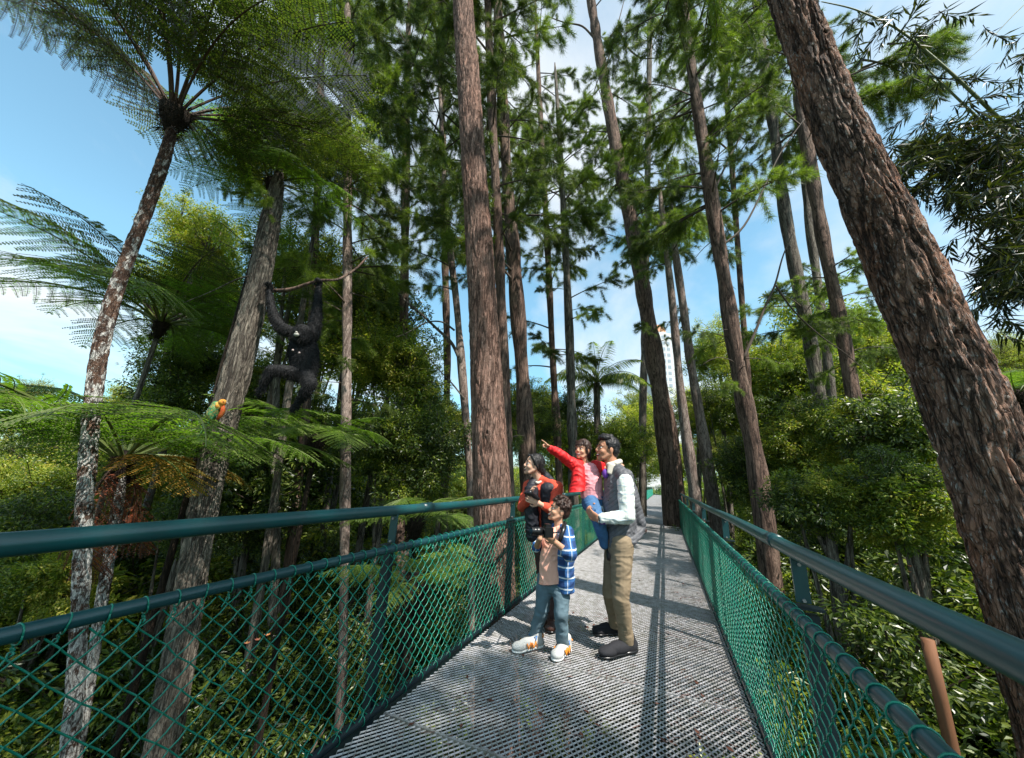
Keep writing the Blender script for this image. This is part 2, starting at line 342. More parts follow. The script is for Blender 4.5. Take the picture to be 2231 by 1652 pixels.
def quiltmat():
    m, t, b, o = newmat('grey_quilted'); v = objvec(t, (1, 1, 1), (0, radians(38), 0))
    wv = N(t, 'ShaderNodeTexWave', wave_type='BANDS', bands_direction='Z'); wv.inputs['Scale'].default_value = 10; wv.inputs['Distortion'].default_value = .6; wv.inputs['Detail'].default_value = 1
    t.links.new(v, wv.inputs[0]); c = mixc(t, ramp(t, wv.outputs[0], [(0, 1.), (.12, 0.)]), (.10, .10, .11), (.055, .055, .062))
    c = mixc(t, .7, c, ramp(t, noise(t, 30, 5, .7, v), [(.3, .7), (.7, 1.4)]), 'MULTIPLY')
    t.links.new(c, b.inputs['Base Color']); b.inputs['Roughness'].default_value = .6; bump(t, b, wv.outputs[0], .22, .008); return m
M['quilt'] = quiltmat()
# ------------------------------------------------------------------ terrain
def ground_z(x, y):
    x = np.asarray(x, float); y = np.asarray(y, float)
    z = -6.5+3.2*np.clip((x-1)/12, 0, 1)+3.0*np.clip((-x-6)/30, 0, 1)+3.2*np.clip((y-22)/40, 0, 1)
    return z+.35*np.sin(x*.31+1)*np.cos(y*.27)+2*np.clip((np.hypot(x, y)-120)/200, 0, 1)
a = np.concatenate([-np.geomspace(900, 30, 24), np.linspace(-28, 28, 57), np.geomspace(30, 900, 24)])
gx, gy = np.meshgrid(a, a+20, indexing='ij'); V = np.stack([gx, gy, ground_z(gx, gy)], -1).reshape(-1, 3); n = len(a)
i = (np.arange(n-1)[:, None]*n+np.arange(n-1)[None]).ravel()
link('ground', mesh_np('ground', V, None, np.stack([i, i+n, i+n+1, i+1], 1), (M['soil'],), smooth=True), kind='structure')

# ------------------------------------------------------------------ walkway
XL, XR, BAY, NB, Y0 = -1.60, 0.455, 2.09, 30, -2.09
H1, H2, OFF = .887, 1.105, .06
walk = thing('walkway', (0, 0, 0), 'long raised walkway of silvery expanded metal grating under the family', 'walkway')
def grate(x0, x1, ly):
    cw, rh = .035, .0125*1.0
    b = MB(); nr = int(ly/(2*rh)); nx = int((x1-x0)/(cw/2))
    xs = x0+np.arange(nx*2+1)*cw/4; xs = xs[xs <= x1]
    q = (np.arange(len(xs)) % 4); wav = np.array([0, .72, 1., .72])
    for r in range(nr):
        y = r*2*rh+rh; s = 1 if r % 2 == 0 else -1
        yy = y+s*(np.array([-1, 0, 1, 0])[q])*rh*.92
        n = len(xs); t_, h_ = .0026, .0042
        # a twisted strand: front edge low, back edge high, with thickness
        V = np.concatenate([np.stack([xs, yy-t_, np.full(n, -h_*1.6)], 1), np.stack([xs, yy+t_*1.2, np.full(n, 0.)], 1), np.stack([xs, yy+t_*1.2+.0016, np.full(n, -.0022)], 1)])
        i = np.arange(n-1); F = np.concatenate([np.stack([i, i+1, n+i+1, n+i], 1), np.stack([n+i, n+i+1, 2*n+i+1, 2*n+i], 1)])
        b.add(V, None, F)
    return b
def seam(b, x0, x1, ly):
    b.box(((x0+x1)/2, ly-.006, -.010), ((x1-x0)/2, .007, .0095)); return b
PL = BAY/2
gm = seam(grate(XL+.02, XR-.01, PL), XL+.02, XR-.01, PL).mesh('deck_panel', (M['deck'],))
gn = seam(grate(XL+.02, XR-.52, PL), XL+.02, XR-.52, PL).mesh('deck_panel_narrow', (M['deck'],))
for k in range(NB*2):
    y = Y0+k*PL
    o = link('deck_panel', gn if 13.6 < y < 17.0 else gm, walk, (0, y, 0))
for x, w_ in ((XL-.0, .035), (XR+.01, .028)):
    link('edge_beam', MB().box((0, (NB*BAY)/2, 0), (w_, NB*BAY/2, .05)).mesh('edge_beam', (M['beam'],)), walk, (x, Y0, -.062))
cm_ = MB().box((0, 0, 0), ((XR-XL)/2+.25, .04, .06)).mesh('cross_beam', (M['beam'],))
for k in range(NB+1): link('cross_beam', cm_, walk, ((XL+XR)/2, Y0+k*BAY, -.19))
for k in (0, 5, 10, 15, 20, 25, 30):
    y = Y0+k*BAY
    for x in (XL+.2, XR-.2):
        z = float(ground_z(x, y))
        link('support_post', MB().box((0, 0, (z-.3)/2), (.06, .06, -(z-.3)/2-.25)).mesh('support_post', (M['beam'],)), walk, (x, y, 0))

# one bay of woven wire, shared by every bay
def wire_bay(sd):
    b = MB(); jt = np.random.default_rng(sd).normal(size=(50, 21, 2))*.0022; jt[0] = jt[48] = 0; p = BAY/48; nz = 20; hz = (H1-.06)/nz
    for k in range(48):
        pts = []
        for j in range(nz):
            a0, a1 = (k*p, (k+1)*p) if (j+k) % 2 == 0 else ((k+1)*p, k*p)
            for s in (0, .12, .5, .88):
                e = a0+(a1-a0)*s; i0, i1 = int(round(a0/p)), int(round(a1/p)); g_ = jt[i0][j]*(1-s)+jt[i1][j+1]*s
                pts.append((.006*sin(pi*s)*(1 if a1 > a0 else -1)+.006*sin(e*3+sd)*sin((j+s)*.157), e+g_[0], .04+(j+s)*hz+g_[1]*(0 < j < 19)))
        b.tube(pts, .0027, 5, cap=False)
    return b.mesh('wire_mesh', (M['wire'],), True)
WM = [wire_bay(s) for s in (3, 4, 5)]; wm = WM[0]
an = np.linspace(0, 2*pi, 15)
def tie_mesh():
    b = MB()
    b.tube(np.stack([.0255*np.cos(an), .006*np.sin(an*.5), .0255*np.sin(an)], 1), .0026, 5)
    b.tube([(0, .0, -.026), (.006, .004, -.035), (-.005, .0, -.042), (.006, -.008, -.05), (.012, -.022, -.066)], .0026, 5)
    b.tube([(0, .0, -.03), (-.007, .006, -.038), (.007, .004, -.044), (0, 0, -.052)], .0032, 5)
    return b.mesh('wire_tie', (M['wire'],), True)
tm = tie_mesh()
post = MB().box((0, 0, (H1+.0)/2-.10), (.03, .02, H1/2+.08)).box((0, 0, H1+.004), (.05, .032, .005)).mesh('post', (M['beam'],))
stub = MB().box((0, 0, (H1+H2)/2), (.026, .006, (H2-H1)/2-.02)).mesh('stub', (M['rail'],))
BOLT = MB().tube([(0, -.012, 0), (0, -.001, 0)], .007, 6).mesh('bolt', (M['deck'],))
CLIP = MB().box((0, 0, .0005), (.018, .010, .0022)).mesh('clip', (M['deck'],))
for k in range(14):
    for x in (XL+.10, XL+.68, XL+1.36, XR-.08): link('clip', CLIP, walk, (x, Y0+(k+1)*PL-.006, .001))
def railing(name, x, out, y0, nb, label, ties, hand=True):
    t = thing(name, (x, y0, 0), label, 'railing')
    L = nb*BAY; c = np.linspace(0, L, max(2, int(L/.5)))
    def ln(xo, z, r, sides, nm, m):
        wob = .004*np.sin(c*1.9+xo*9)
        return link(nm, MB().tube(np.stack([xo+0*c, c, z+wob], 1), r, sides).mesh(nm, (m,), True), t)
    ln(0, H1, .0215, 16, 'mesh_rail', M['rail']); ln(0, .035, .022, 16, 'bottom_rail', M['beam'])
    if hand: ln(out*OFF, H2, .033, 20, 'handrail', M['railtop'])
    for k in range(nb+1):
        p = link('post', post, t, (out*(OFF+.012), k*BAY, 0)); link('bracket', stub, p, (-out*.012, 0, 0))
        if hand and k < 5:
            for zz in (H1+.03, H2-.05):
                link('bolt', BOLT, p, (-out*.012, -.006, zz))
    if hand:
        sv = MB().tube([(0, -.06, 0), (0, .06, 0)], .0355, 18).mesh('joint_sleeve', (M['rail'],), True)
        for k in range(1, nb, 2): link('joint_sleeve', sv, t, (out*OFF, k*BAY+.35, H2))
    for k in range(nb): link('wire_mesh', WM[(k*2+int(y0 > 0)) % 3], t, (-out*.012, k*BAY, 0))
    for k in range(ties):
        o = link('wire_tie', tm, t, (0, k*BAY/24+.04, H1)); o.rotation_euler = (random.uniform(-.15, .15), random.uniform(-.3, .3), random.uniform(-.25, .25))
    for k in range(0, ties, 2):
        o = link('wire_tie', tm, t, (0, k*BAY/24+.04, .035)); o.rotation_euler = (0, pi, random.uniform(-.25, .25))
    return t
railing('railing', XL, -1, Y0+BAY*.98, 8, 'green chain-link railing with teal handrail, left of the family, nearest stretch', 190)
railing('railing', XR, 1, Y0+BAY*.98, 7, 'green chain-link railing with teal handrail on the right side, ending at the dark pine', 170)
railing('railing', XL, -1, Y0+BAY*9.02, 20, 'far continuation of the left green mesh railing behind the family', 0)
railing('railing', XR, 1, Y0+BAY*9.4, 19, 'green mesh railing beyond the dark pine standing in the walkway', 0)
ty = Y0+BAY*NB
t = thing('railing', (XL, ty, 0), 'small green mesh fence across the bright far end of the walkway', 'railing')
for z, r in ((H1, .03), (.04, .03), (H2, .035)): link('rail', MB().tube([(-1, 0, z), (5, 0, z)], r, 8).mesh('rail', (M['rail'],)), t)
for k in range(5): link('post', post, t, (-1+k*1.5, .03, 0))
fm = wm
for k in range(3):
    o = link('wire_mesh', fm, t, (-1+k*BAY, 0, 0)); o.rotation_euler = (0, 0, -pi/2)

# ------------------------------------------------------------------ trunks
def worley(uv, nu, seed=0):
    """F1 and F2-F1 on (n,2), wrapping in u with nu cells"""
    i = np.floor(uv).astype(int); f = []
    for dx in (-1, 0, 1):
        for dy in (-1, 0, 1):
            c = i+np.array([dx, dy]); cu = c[:, 0] % nu
            h = np.sin(cu*127.1+c[:, 1]*311.7+seed)*43758.5453; h2 = np.sin(cu*269.5+c[:, 1]*183.3+seed)*43758.5453
            p = c+np.stack([h-np.floor(h), h2-np.floor(h2)], 1); f.append(np.hypot(*(p-uv).T))
    f = np.sort(np.array(f), 0); return f[0], f[1]-f[0]
def uv(p):
    q = np.asarray(p)-EYE; z = q@_fw; return np.array([CX+FPX*(q@R2)/z, CY-FPX*(q@U2)/z])
def path3(pts, D):
    """trunk centres and radii; a trunk far off the axis of a wide lens looks wider than it is"""
    q = []; pu = np.array([[e[0], e[1]] for e in pts], float); tg = nrm(np.gradient(pu, axis=0))
    for e, tn in zip(pts, tg):
        p = P(e[0], e[1], e[3] if len(e) > 3 else D); h = np.array([-(p-EYE)[1], (p-EYE)[0], 0]); h /= np.linalg.norm(h)
        du = (uv(p+h*.02)-uv(p-h*.02))/.04; w1 = abs(du[0]*tn[1]-du[1]*tn[0])/abs(tn[1])
        q.append((*p, e[2]/2/w1))
    return np.array(q)
def trunk_path(pts, D, top=6., base=None):
    """through the photo's trunk line, down to the ground and on above the frame"""
    q = path3(pts, D); q = q[np.argsort(q[:, 2])]
    s = (q[-1]-q[-2])/(q[-1][2]-q[-2][2]); s[:3] = s[:3]
    up_ = q[-1]+np.array([s[0]*.8, s[1]*.8, 1, 0])*top; up_[3] = q[-1][3]*.35
    s0 = (q[1]-q[0])/(q[1][2]-q[0][2]); gz = float(ground_z(q[0][0], q[0][1]))-.3 if base is None else base
    h = q[0][2]-gz; lo = q[0].copy()
    if h > 0: lo = q[0]-np.array([s0[0]*.6, s0[1]*.6, 1, 0])*h; lo[3] = q[0][3]*1.12
    A = np.vstack([lo, q, up_]) if h > 0.05 else np.vstack([q, up_])
    z = np.linspace(A[0][2], A[-1][2], max(12, int((A[-1][2]-A[0][2])/.35)))
    B = interp_pts(z, A[:, 2], A)
    for _ in range(3): B[1:-1] = .25*B[:-2]+.5*B[1:-1]+.25*B[2:]
    return B
def trunk_mesh(B, mat, base, fine=0, seed=0, amp=.02, knots=0, cell=(11, .17)):
    if not fine:
        ph = vnoise(np.stack([B[:, 2]*1.3, 0*B[:, 2]+seed, 0*B[:, 2]], 1), seed)*B[:, 3]*.15
        return MB().tube(B[:, :3]-base, B[:, 3]+ph, 14).mesh('trunk', (mat,), True)
    ns = fine; L = B[-1][2]-B[0][2]; dz = .028*140/fine
    z = np.linspace(B[0][2], B[-1][2], int(L/dz)); C = interp_pts(z, B[:, 2], B); nr = len(z)
    an = np.arange(ns)*2*pi/ns
    A_, Z_ = np.meshgrid(an, z); u = A_.ravel()/(2*pi); zz = Z_.ravel(); r = np.repeat(C[:, 3], ns)
    cq = np.stack([np.cos(A_.ravel()), np.sin(A_.ravel()), zz], 1); kf = cell[0]/4.
    wp = .35*np.stack([vnoise(cq*np.array([3, 3, 3.]), seed+k) for k in range(3)], 1)
    def fiss(f, fz, wd, sd): return np.exp(-(vnoise(cq*np.array([f, f, fz])+wp*np.array([f, f, fz])*.35, sd)/wd)**2)
    fa = fiss(kf, 1.0/cell[1]*.5, .16, seed+11); fb = fiss(kf*1.9, 1.0/cell[1]*1.1, .14, seed+12); fc = fiss(kf*.8, 2.6/cell[1], .07, seed+13)
    pl = vnoise(cq*np.array([kf*1.4, kf*1.4, 1.2/cell[1]]), seed+14)
    d = amp*(.35+.35*pl-1.0*fa-.55*fb-.45*fc)
    d += amp*.35*vnoise(np.stack([np.cos(A_.ravel())*14, np.sin(A_.ravel())*14, zz*9], 1), seed+3)
    d += r*.06*vnoise(np.stack([np.cos(A_.ravel())*1.5, np.sin(A_.ravel())*1.5, zz*.8], 1), seed+5)
    rg = np.random.default_rng(seed)
    for k in range(knots):
        ka, kz = rg.uniform(0, 2*pi), rg.uniform(-1, B[-1][2]); kr = rg.uniform(.035, .06)
        da = np.angle(np.exp(1j*(A_.ravel()-ka)))*r; e = np.exp(-((da/kr)**2+((zz-kz)/(kr*.8))**2)); e2 = np.exp(-((da/kr)**2+((zz-kz)/(kr*.8))**2)*6)
        d += .03*e-.06*e2
    R = r+d
    V = np.stack([np.repeat(C[:, 0], ns)+R*np.cos(A_.ravel()), np.repeat(C[:, 1], ns)+R*np.sin(A_.ravel()), zz], 1)-base
    i = np.arange(nr-1)[:, None]*ns; j = np.arange(ns)[None]; k = (j+1) % ns
    return mesh_np('trunk', V, None, np.stack([i+j, i+k, i+ns+k, i+ns+j], -1).reshape(-1, 4), (mat,), smooth=True)

# ---- shared pine branches
def pine_branch(seed, mat, L=2.0):
    rg = np.random.default_rng(seed); b = MB(); t = np.linspace(0, 1, 12)
    sag = rg.uniform(.35, .9); cur = rg.uniform(-.25, .25)
    st = np.stack([L*t*(1-.1*sag*t), cur*t*t*L*.5, L*(.22*t-.40*sag*t*t)], 1)
    b.tube(st, .020*(1-t)+.005, 5, 0); tp = []; td = []
    for k in range(20):
        f = rg.uniform(.25, 1.0); p = np.array([np.interp(f, t, st[:, i]) for i in range(3)])
        sd = rg.choice([-1, 1]); ln = rg.uniform(.2, .62)*(1.25-.6*f)
        d = nrm(np.array([rg.uniform(.1, 1.1), sd*rg.uniform(.1, 1.), rg.uniform(-.8, .45)]))
        s = np.linspace(0, 1, 5)[:, None]; q = p+d*ln*s+np.array([0, 0, -.30*ln])*s*s
        b.tube(q, .006, 3, 0, cap=False); m_ = 2+int(ln/.16)
        for e in np.linspace(.45, 1, m_):
            x = p+d*ln*e+np.array([0, 0, -.30*ln])*e*e; tp.append(x); td.append(nrm(d+np.array([0, 0, -.6*e])+rg.normal(size=3)*.2))
    tp = np.array(tp); td = np.array(td); nn = 52
    pp = np.repeat(tp, nn, 0)+rg.normal(size=(len(tp)*nn, 3))*.022; dd = nrm(np.repeat(td, nn, 0)*.55+rg.normal(size=(len(pp), 3))*.55+np.array([0, 0, -.10]))
    b.needles(pp, dd, rg.uniform(.08, .20, len(pp)), .0075, 1)
    return b.mesh('branch', (M['twig'], mat))
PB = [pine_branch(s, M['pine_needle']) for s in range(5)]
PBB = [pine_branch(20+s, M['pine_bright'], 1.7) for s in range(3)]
pine_n = 0
def pine(label, D, pts, bark, zones, top=6., fine=0, knots=0, amp=.02, dead=0, cell=(11, .17), seed=0, name='pine_tree', cat='pine tree', group='pine trunks rising beside the walkway', base=None):
    """zones: (v_low, v_high, count, scale, bright) in photo rows; v below 0 is above the frame"""
    B = trunk_path(pts, D, top, base); b0 = B[0][:3].copy()
    t = thing(name, b0, label, cat, group)
    link('trunk', trunk_mesh(B, bark, b0, fine, seed, amp, knots, cell), t)
    rg = np.random.default_rng(seed+100)
    Q = path3(pts, D); Q = Q[np.argsort(Q[:, 2])]
    for v0, v1, cnt, sc, br in zones:
        cnt = int(cnt*.60+.5)
        z0 = P(pts[0][0], v0, D)[2] if v0 > -300 else B[-1][2]-1
        z1 = P(pts[0][0], v1, D)[2] if v1 > -300 else B[-1][2]
        for k in range(cnt):
            z = rg.uniform(min(z0, z1), max(z0, z1)); c = interp_pts([z], B[:, 2], B)[0]
            a_ = rg.uniform(0, 2*pi); el = rg.uniform(-.25, .35); s = sc*rg.uniform(.6, 1.2)
            d = np.array([cos(a_)*cos(el), sin(a_)*cos(el), sin(el)]); y = nrm(np.cross([0, 0, 1], d)); zz = np.cross(d, y)
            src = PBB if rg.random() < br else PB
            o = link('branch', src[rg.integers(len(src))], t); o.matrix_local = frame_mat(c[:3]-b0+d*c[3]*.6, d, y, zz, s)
    for k in range(dead):
        z = rg.uniform(1.5, B[-1][2]); c = interp_pts([z], B[:, 2], B)[0]; a_ = rg.uniform(0, 2*pi); L = rg.uniform(.3, 1.3)
        s = np.linspace(0, 1, 6); q = np.stack([cos(a_)*L*s, sin(a_)*L*s, .3*L*s-.5*L*s*s], 1)+c[:3]-b0
        link('dead_branch', MB().tube(q, .014*(1-s*.8), 5).mesh('dead_branch', (M['twig'],)), t)
    return t, B

# giant right, reddish centre, grey left
big = pine('massive leaning pine trunk with deeply cracked bark, at the right edge', 2.9,
     [(2305, 1500, 250), (2265, 1346, 245), (2226, 1200, 240), (2174, 1045, 234), (2110, 890, 222), (2037, 736, 201), (1985, 619, 180), (1915, 464, 164), (1847, 330, 147), (1777, 155, 120), (1722, 0, 106)],
     M['bark_big'], [(-290, -301, 30, 1.5, .1)], top=5, fine=220, knots=9, amp=.027, cell=(17, .34), seed=11)
red = pine('tall straight reddish pine trunk with dark knots, behind the woman in black vest', 5.0,
     [(1083, 1400, 92), (1077, 1180, 86), (1068, 1000, 78), (1054, 700, 64), (1040, 480, 56), (1024, 220, 48), (1008, 0, 43)],
     M['bark_red'], [(-290, -301, 36, 1.4, .1)], top=5, fine=170, knots=26, amp=.011, cell=(22, .20), seed=4)
gry = pine('grey furrowed trunk leaning right, next to the hanging black ape', 5.3,
     [(368, 1560, 78), (395, 1400, 74), (425, 1200, 68), (465, 1000, 68), (520, 800, 68), (560, 640, 58), (590, 480, 48), (604, 400, 44)],
     M['bark_grey'], [(560, 400, 5, .5, .8)], top=.3, fine=150, knots=14, amp=.016, cell=(17, .22), seed=8)
PN = []
def P_(label, D, pts, bark, zones, **k): PN.append(pine(label, D, pts, bark, zones, seed=30+len(PN)*3, **k))
P_('thin shaded trunk right beside the reddish pine, half hidden by it', 7.5, [(1108, 1090, 26), (1098, 800, 24), (1086, 520, 21), (1070, 200, 18), (1062, 0, 16)], M['bark_dark'], [(620, 0, 34, 1.15, .1), (0, -250, 14, 1.2, .1)])
P_('dark pine trunk above the head of the woman in black vest', 9, [(1150, 1000, 36), (1137, 800, 33), (1118, 550, 29), (1102, 350, 25), (1088, 100, 22), (1084, 0, 21)], M['bark_dark'], [(640, 60, 50, 1.25, .1), (60, -250, 22, 1.3, .1), (960, 900, 4, .7, .5)], dead=3)
P_('slender pine trunk left of the pointing girl, partly behind leaves', 13, [(1217, 1000, 17), (1205, 800, 15), (1192, 520, 13), (1180, 300, 11), (1168, 60, 9)], M['bark_dark'], [(820, 480, 24, 1.1, .4), (480, 120, 42, 1.3, .25)], top=2)
P_('slender pine trunk directly above the pointing girl', 11, [(1248, 1000, 22), (1242, 760, 18), (1230, 500, 14), (1218, 280, 10), (1210, 160, 7)], M['bark_grey'], [(700, 540, 12, .8, .4), (540, 270, 34, 1.05, .4)], top=.6)
P_('big dark pine trunk standing against the right edge of the walkway', 13.8, [(1472, 1160, 50), (1464, 1040, 50), (1450, 930, 46), (1422, 760, 41), (1396, 600, 35), (1378, 500, 31), (1347, 350, 27), (1320, 200, 24), (1300, 80, 21), (1287, 0, 20)], M['bark_dark'], [(560, 250, 46, 1.25, .45), (250, -100, 26, 1.3, .15), (760, 560, 6, .8, .5)], dead=5)
P_('slim pale trunk just right of the big dark pine by the walkway', 11, [(1520, 1120, 28), (1502, 1000, 25), (1482, 850, 20), (1464, 650, 17), (1451, 540, 14), (1440, 440, 12)], M['bark_pale'], [(600, 380, 22, .9, .4)], top=1)
P_('slim reddish trunk, second to the right of the big dark pine', 12.5, [(1552, 1080, 28), (1532, 950, 24), (1506, 800, 21), (1486, 650, 18), (1471, 550, 15), (1462, 440, 12)], M['bark_pale'], [(560, 360, 24, 1., .4), (760, 600, 5, .6, .6)], top=2)
P_('brown pine trunk behind the right railing with a forked dead limb', 7.4, [(1682, 1290, 52), (1662, 1100, 47), (1643, 980, 43), (1618, 860, 39), (1600, 760, 38), (1583, 640, 34), (1565, 530, 32), (1545, 400, 29), (1522, 250, 26), (1502, 120, 22), (1490, 0, 20)], M['bark_dark'], [(480, 0, 60, 1.25, .2), (0, -250, 20, 1.3, .1), (860, 700, 9, .5, .6)], dead=8)
P_('lichened trunk against blue sky, right of the forked limb', 10, [(1790, 900, 36), (1765, 740, 34), (1735, 600, 32), (1712, 480, 29), (1695, 350, 26), (1672, 180, 23), (1655, 60, 20)], M['bark_grey'], [(400, 0, 50, 1.2, .35), (0, -200, 16, 1.3, .1), (800, 640, 14, .8, .7)], dead=4)
P_('narrow mossy trunk between two darker ones near the giant leaning pine', 11.5, [(1812, 860, 24), (1790, 680, 23), (1765, 500, 22), (1748, 330, 20), (1735, 200, 18), (1725, 60, 16)], M['bark_grey'], [(350, 60, 24, 1.1, .2), (760, 560, 16, .8, .8)])
P_('dark red-brown trunk immediately left of the giant leaning pine', 8.5, [(1880, 1000, 42), (1857, 850, 40), (1832, 700, 37), (1800, 560, 34), (1772, 400, 31), (1748, 250, 29), (1728, 100, 27)], M['bark_dark'], [(330, 0, 26, 1.1, .1), (860, 560, 22, .75, .75)], dead=3)
P_('pale spotted slim trunk among hanging dark needles, left of centre', 7.2, [(746, 1500, 22), (750, 1250, 22), (753, 1000, 23), (755, 820, 22), (757, 600, 20), (757, 400, 19), (756, 200, 17), (756, 40, 15)], M['bark_pale'], [(760, 330, 40, .85, .35), (330, 0, 42, 1.3, .15), (0, -200, 22, 1.4, .05), (980, 780, 8, .5, .3)])
P_('shaded pine high above the hanging ape', 9, [(668, 900, 20), (680, 700, 18), (690, 450, 16), (698, 200, 15), (702, 0, 14)], M['bark_dark'], [(420, 0, 42, 1.35, .2), (0, -250, 22, 1.4, .05)], group='pines making the dark upper canopy')
P_('dark pine between the pale slim trunk and the reddish pine', 12, [(878, 1000, 22), (880, 700, 20), (884, 400, 17), (888, 100, 14)], M['bark_dark'], [(560, 0, 44, 1.5, .2), (0, -120, 16, 1.6, .05)], group='pines making the dark upper canopy')
P_('thin trunk with crooked side limbs, left of the reddish pine', 9.5, [(1026, 1080, 15), (1018, 950, 17), (1006, 800, 17), (994, 650, 15), (982, 560, 13), (968, 400, 11)], M['bark_pale'], [(640, 380, 18, .9, .3), (380, 60, 36, 1.2, .1)])
P_('dim pine behind the reddish trunk, high up', 15, [(975, 800, 16), (968, 500, 15), (962, 200, 14), (960, 0, 13)], M['bark_dark'], [(520, 0, 44, 1.7, .2)], group='pines making the dark upper canopy')
P_('twin slim grey trunk under the hanging ape, left one', 8.5, [(604, 1180, 20), (598, 1000, 19), (600, 880, 18), (606, 760, 15)], M['bark_grey'], [(560, 480, 6, .7, .4)], top=2.5)
P_('twin slim grey trunk under the hanging ape, right one leaning', 7.8, [(590, 1150, 20), (612, 980, 19), (628, 850, 17), (655, 700, 14), (675, 560, 11)], M['bark_grey'], [], top=2.5, dead=2)
P_('pine crown against white sky between thin trunks at the top', 17, [(1400, 900, 16), (1408, 600, 15), (1412, 300, 13), (1416, 50, 12)], M['bark_grey'], [(560, 0, 55, 1.6, .35)], group='pines making the dark upper canopy')
P_('pine crown right of the brown trunk with dead limb', 12, [(1635, 900, 14), (1612, 600, 14), (1590, 300, 13), (1570, 50, 12)], M['bark_dark'], [(430, 40, 46, 1.4, .25), (40, -150, 16, 1.4, .1)], group='pines making the dark upper canopy')

def shade_pine(x, y, r, zc0, zc1, cnt, label, seed):  # out-of-view pine, added to cast shade on the near deck
    gz = float(ground_z(x, y)); z = np.linspace(gz, zc1, 60); B = np.stack([x+.2*np.sin(z*.3+seed), y+.15*np.cos(z*.25), z, r*(1-.6*(z-gz)/(zc1-gz))], 1); b0 = B[0][:3].copy()
    t = thing('pine_tree', b0, label, 'pine tree', 'unseen pines added behind the viewpoint for shade'); link('trunk', trunk_mesh(B, M['bark_dark'], b0), t); rg = np.random.default_rng(seed)
    for k in range(cnt):
        zz = rg.uniform(zc0, zc1); c = interp_pts([zz], B[:, 2], B)[0]; a_ = rg.uniform(0, 2*pi); d = nrm(np.array([cos(a_), sin(a_), rg.uniform(-.2, .3)])); yv = nrm(np.cross([0, 0, 1], d))
        link('branch', PB[rg.integers(5)], t).matrix_local = frame_mat(c[:3]-b0, d, yv, np.cross(d, yv), rg.uniform(1., 1.6))
shade_pine(5.2, -2.9, .25, 6.5, 15, 60, 'unseen pine added behind the viewpoint to shade the near end of the walkway', 71)
shade_pine(2.8, -4.9, .22, 6.0, 14, 40, 'second unseen pine added behind the viewpoint for shade, closer to the walkway', 72)
def limb(tree, pts, D, r0, r1, m='twig', name='limb'):
    t, B = tree; b0 = np.array(t.location); q = np.array([P(e[0], e[1], e[2] if len(e) > 2 else D) for e in pts])-b0
    s = np.linspace(0, len(q)-1, len(q)*4); q = np.stack([np.interp(s, np.arange(len(q)), q[:, i]) for i in range(3)], 1)
    for _ in range(3): q[1:-1] = .25*q[:-2]+.5*q[1:-1]+.25*q[2:]
    return link(name, MB().tube(q, np.linspace(r0, r1, len(q)), 8).mesh(name, (M[m],), True), t)
t8 = PN[7]
limb(t8, [(1618, 785), (1645, 725), (1668, 665), (1690, 620), (1704, 560), (1726, 510)], 7.3, .035, .012)
limb(t8, [(1690, 622), (1715, 660), (1740, 690), (1790, 735), (1850, 775), (1905, 830)], 7.3, .022, .006)
limb(t8, [(1566, 540), (1620, 500), (1660, 420), (1700, 330), (1760, 250)], 7.3, .03, .01)
limb(t8, [(1545, 440), (1590, 340), (1640, 250), (1690, 180)], 7.4, .03, .01)
limb(gry, [(578, 632, 5.3), (610, 634, 5.15), (640, 630, 5.1), (672, 618, 5.05), (700, 610, 5.05), (735, 612, 5.1), (775, 588, 5.3), (800, 560, 5.5)], 5.1, .034, .014, 'bark_dark', 'branch')
limb(gry, [(585, 612, 5.3), (560, 600, 5.2), (520, 605, 5.1), (470, 632, 5.1), (400, 660, 5.2)], 5.1, .014, .006, 'bark_grey', 'branch')
t16 = PN[14]
limb(t16, [(1004, 790), (985, 745), (955, 720), (925, 690), (880, 655), (845, 610), (800, 560), (740, 540)], 9.4, .05, .012, 'bark_grey')
limb(t16, [(990, 720), (965, 700), (930, 700), (890, 725), (862, 735)], 9.4, .03, .01, 'bark_grey')
limb(t16, [(1012, 870), (985, 835), (950, 800), (920, 760)], 9.4, .025, .008, 'bark_grey')
limb(PN[4], [(1320, 95), (1345, 60), (1370, 110), (1400, 130), (1440, 125)], 13.8, .07, .02)
limb(PN[4], [(1300, 90), (1270, 55), (1230, 50), (1190, 35)], 13.8, .06, .02)
limb(PN[4], [(1312, 180), (1330, 110), (1350, 40), (1365, -20)], 13.8, .05, .02)

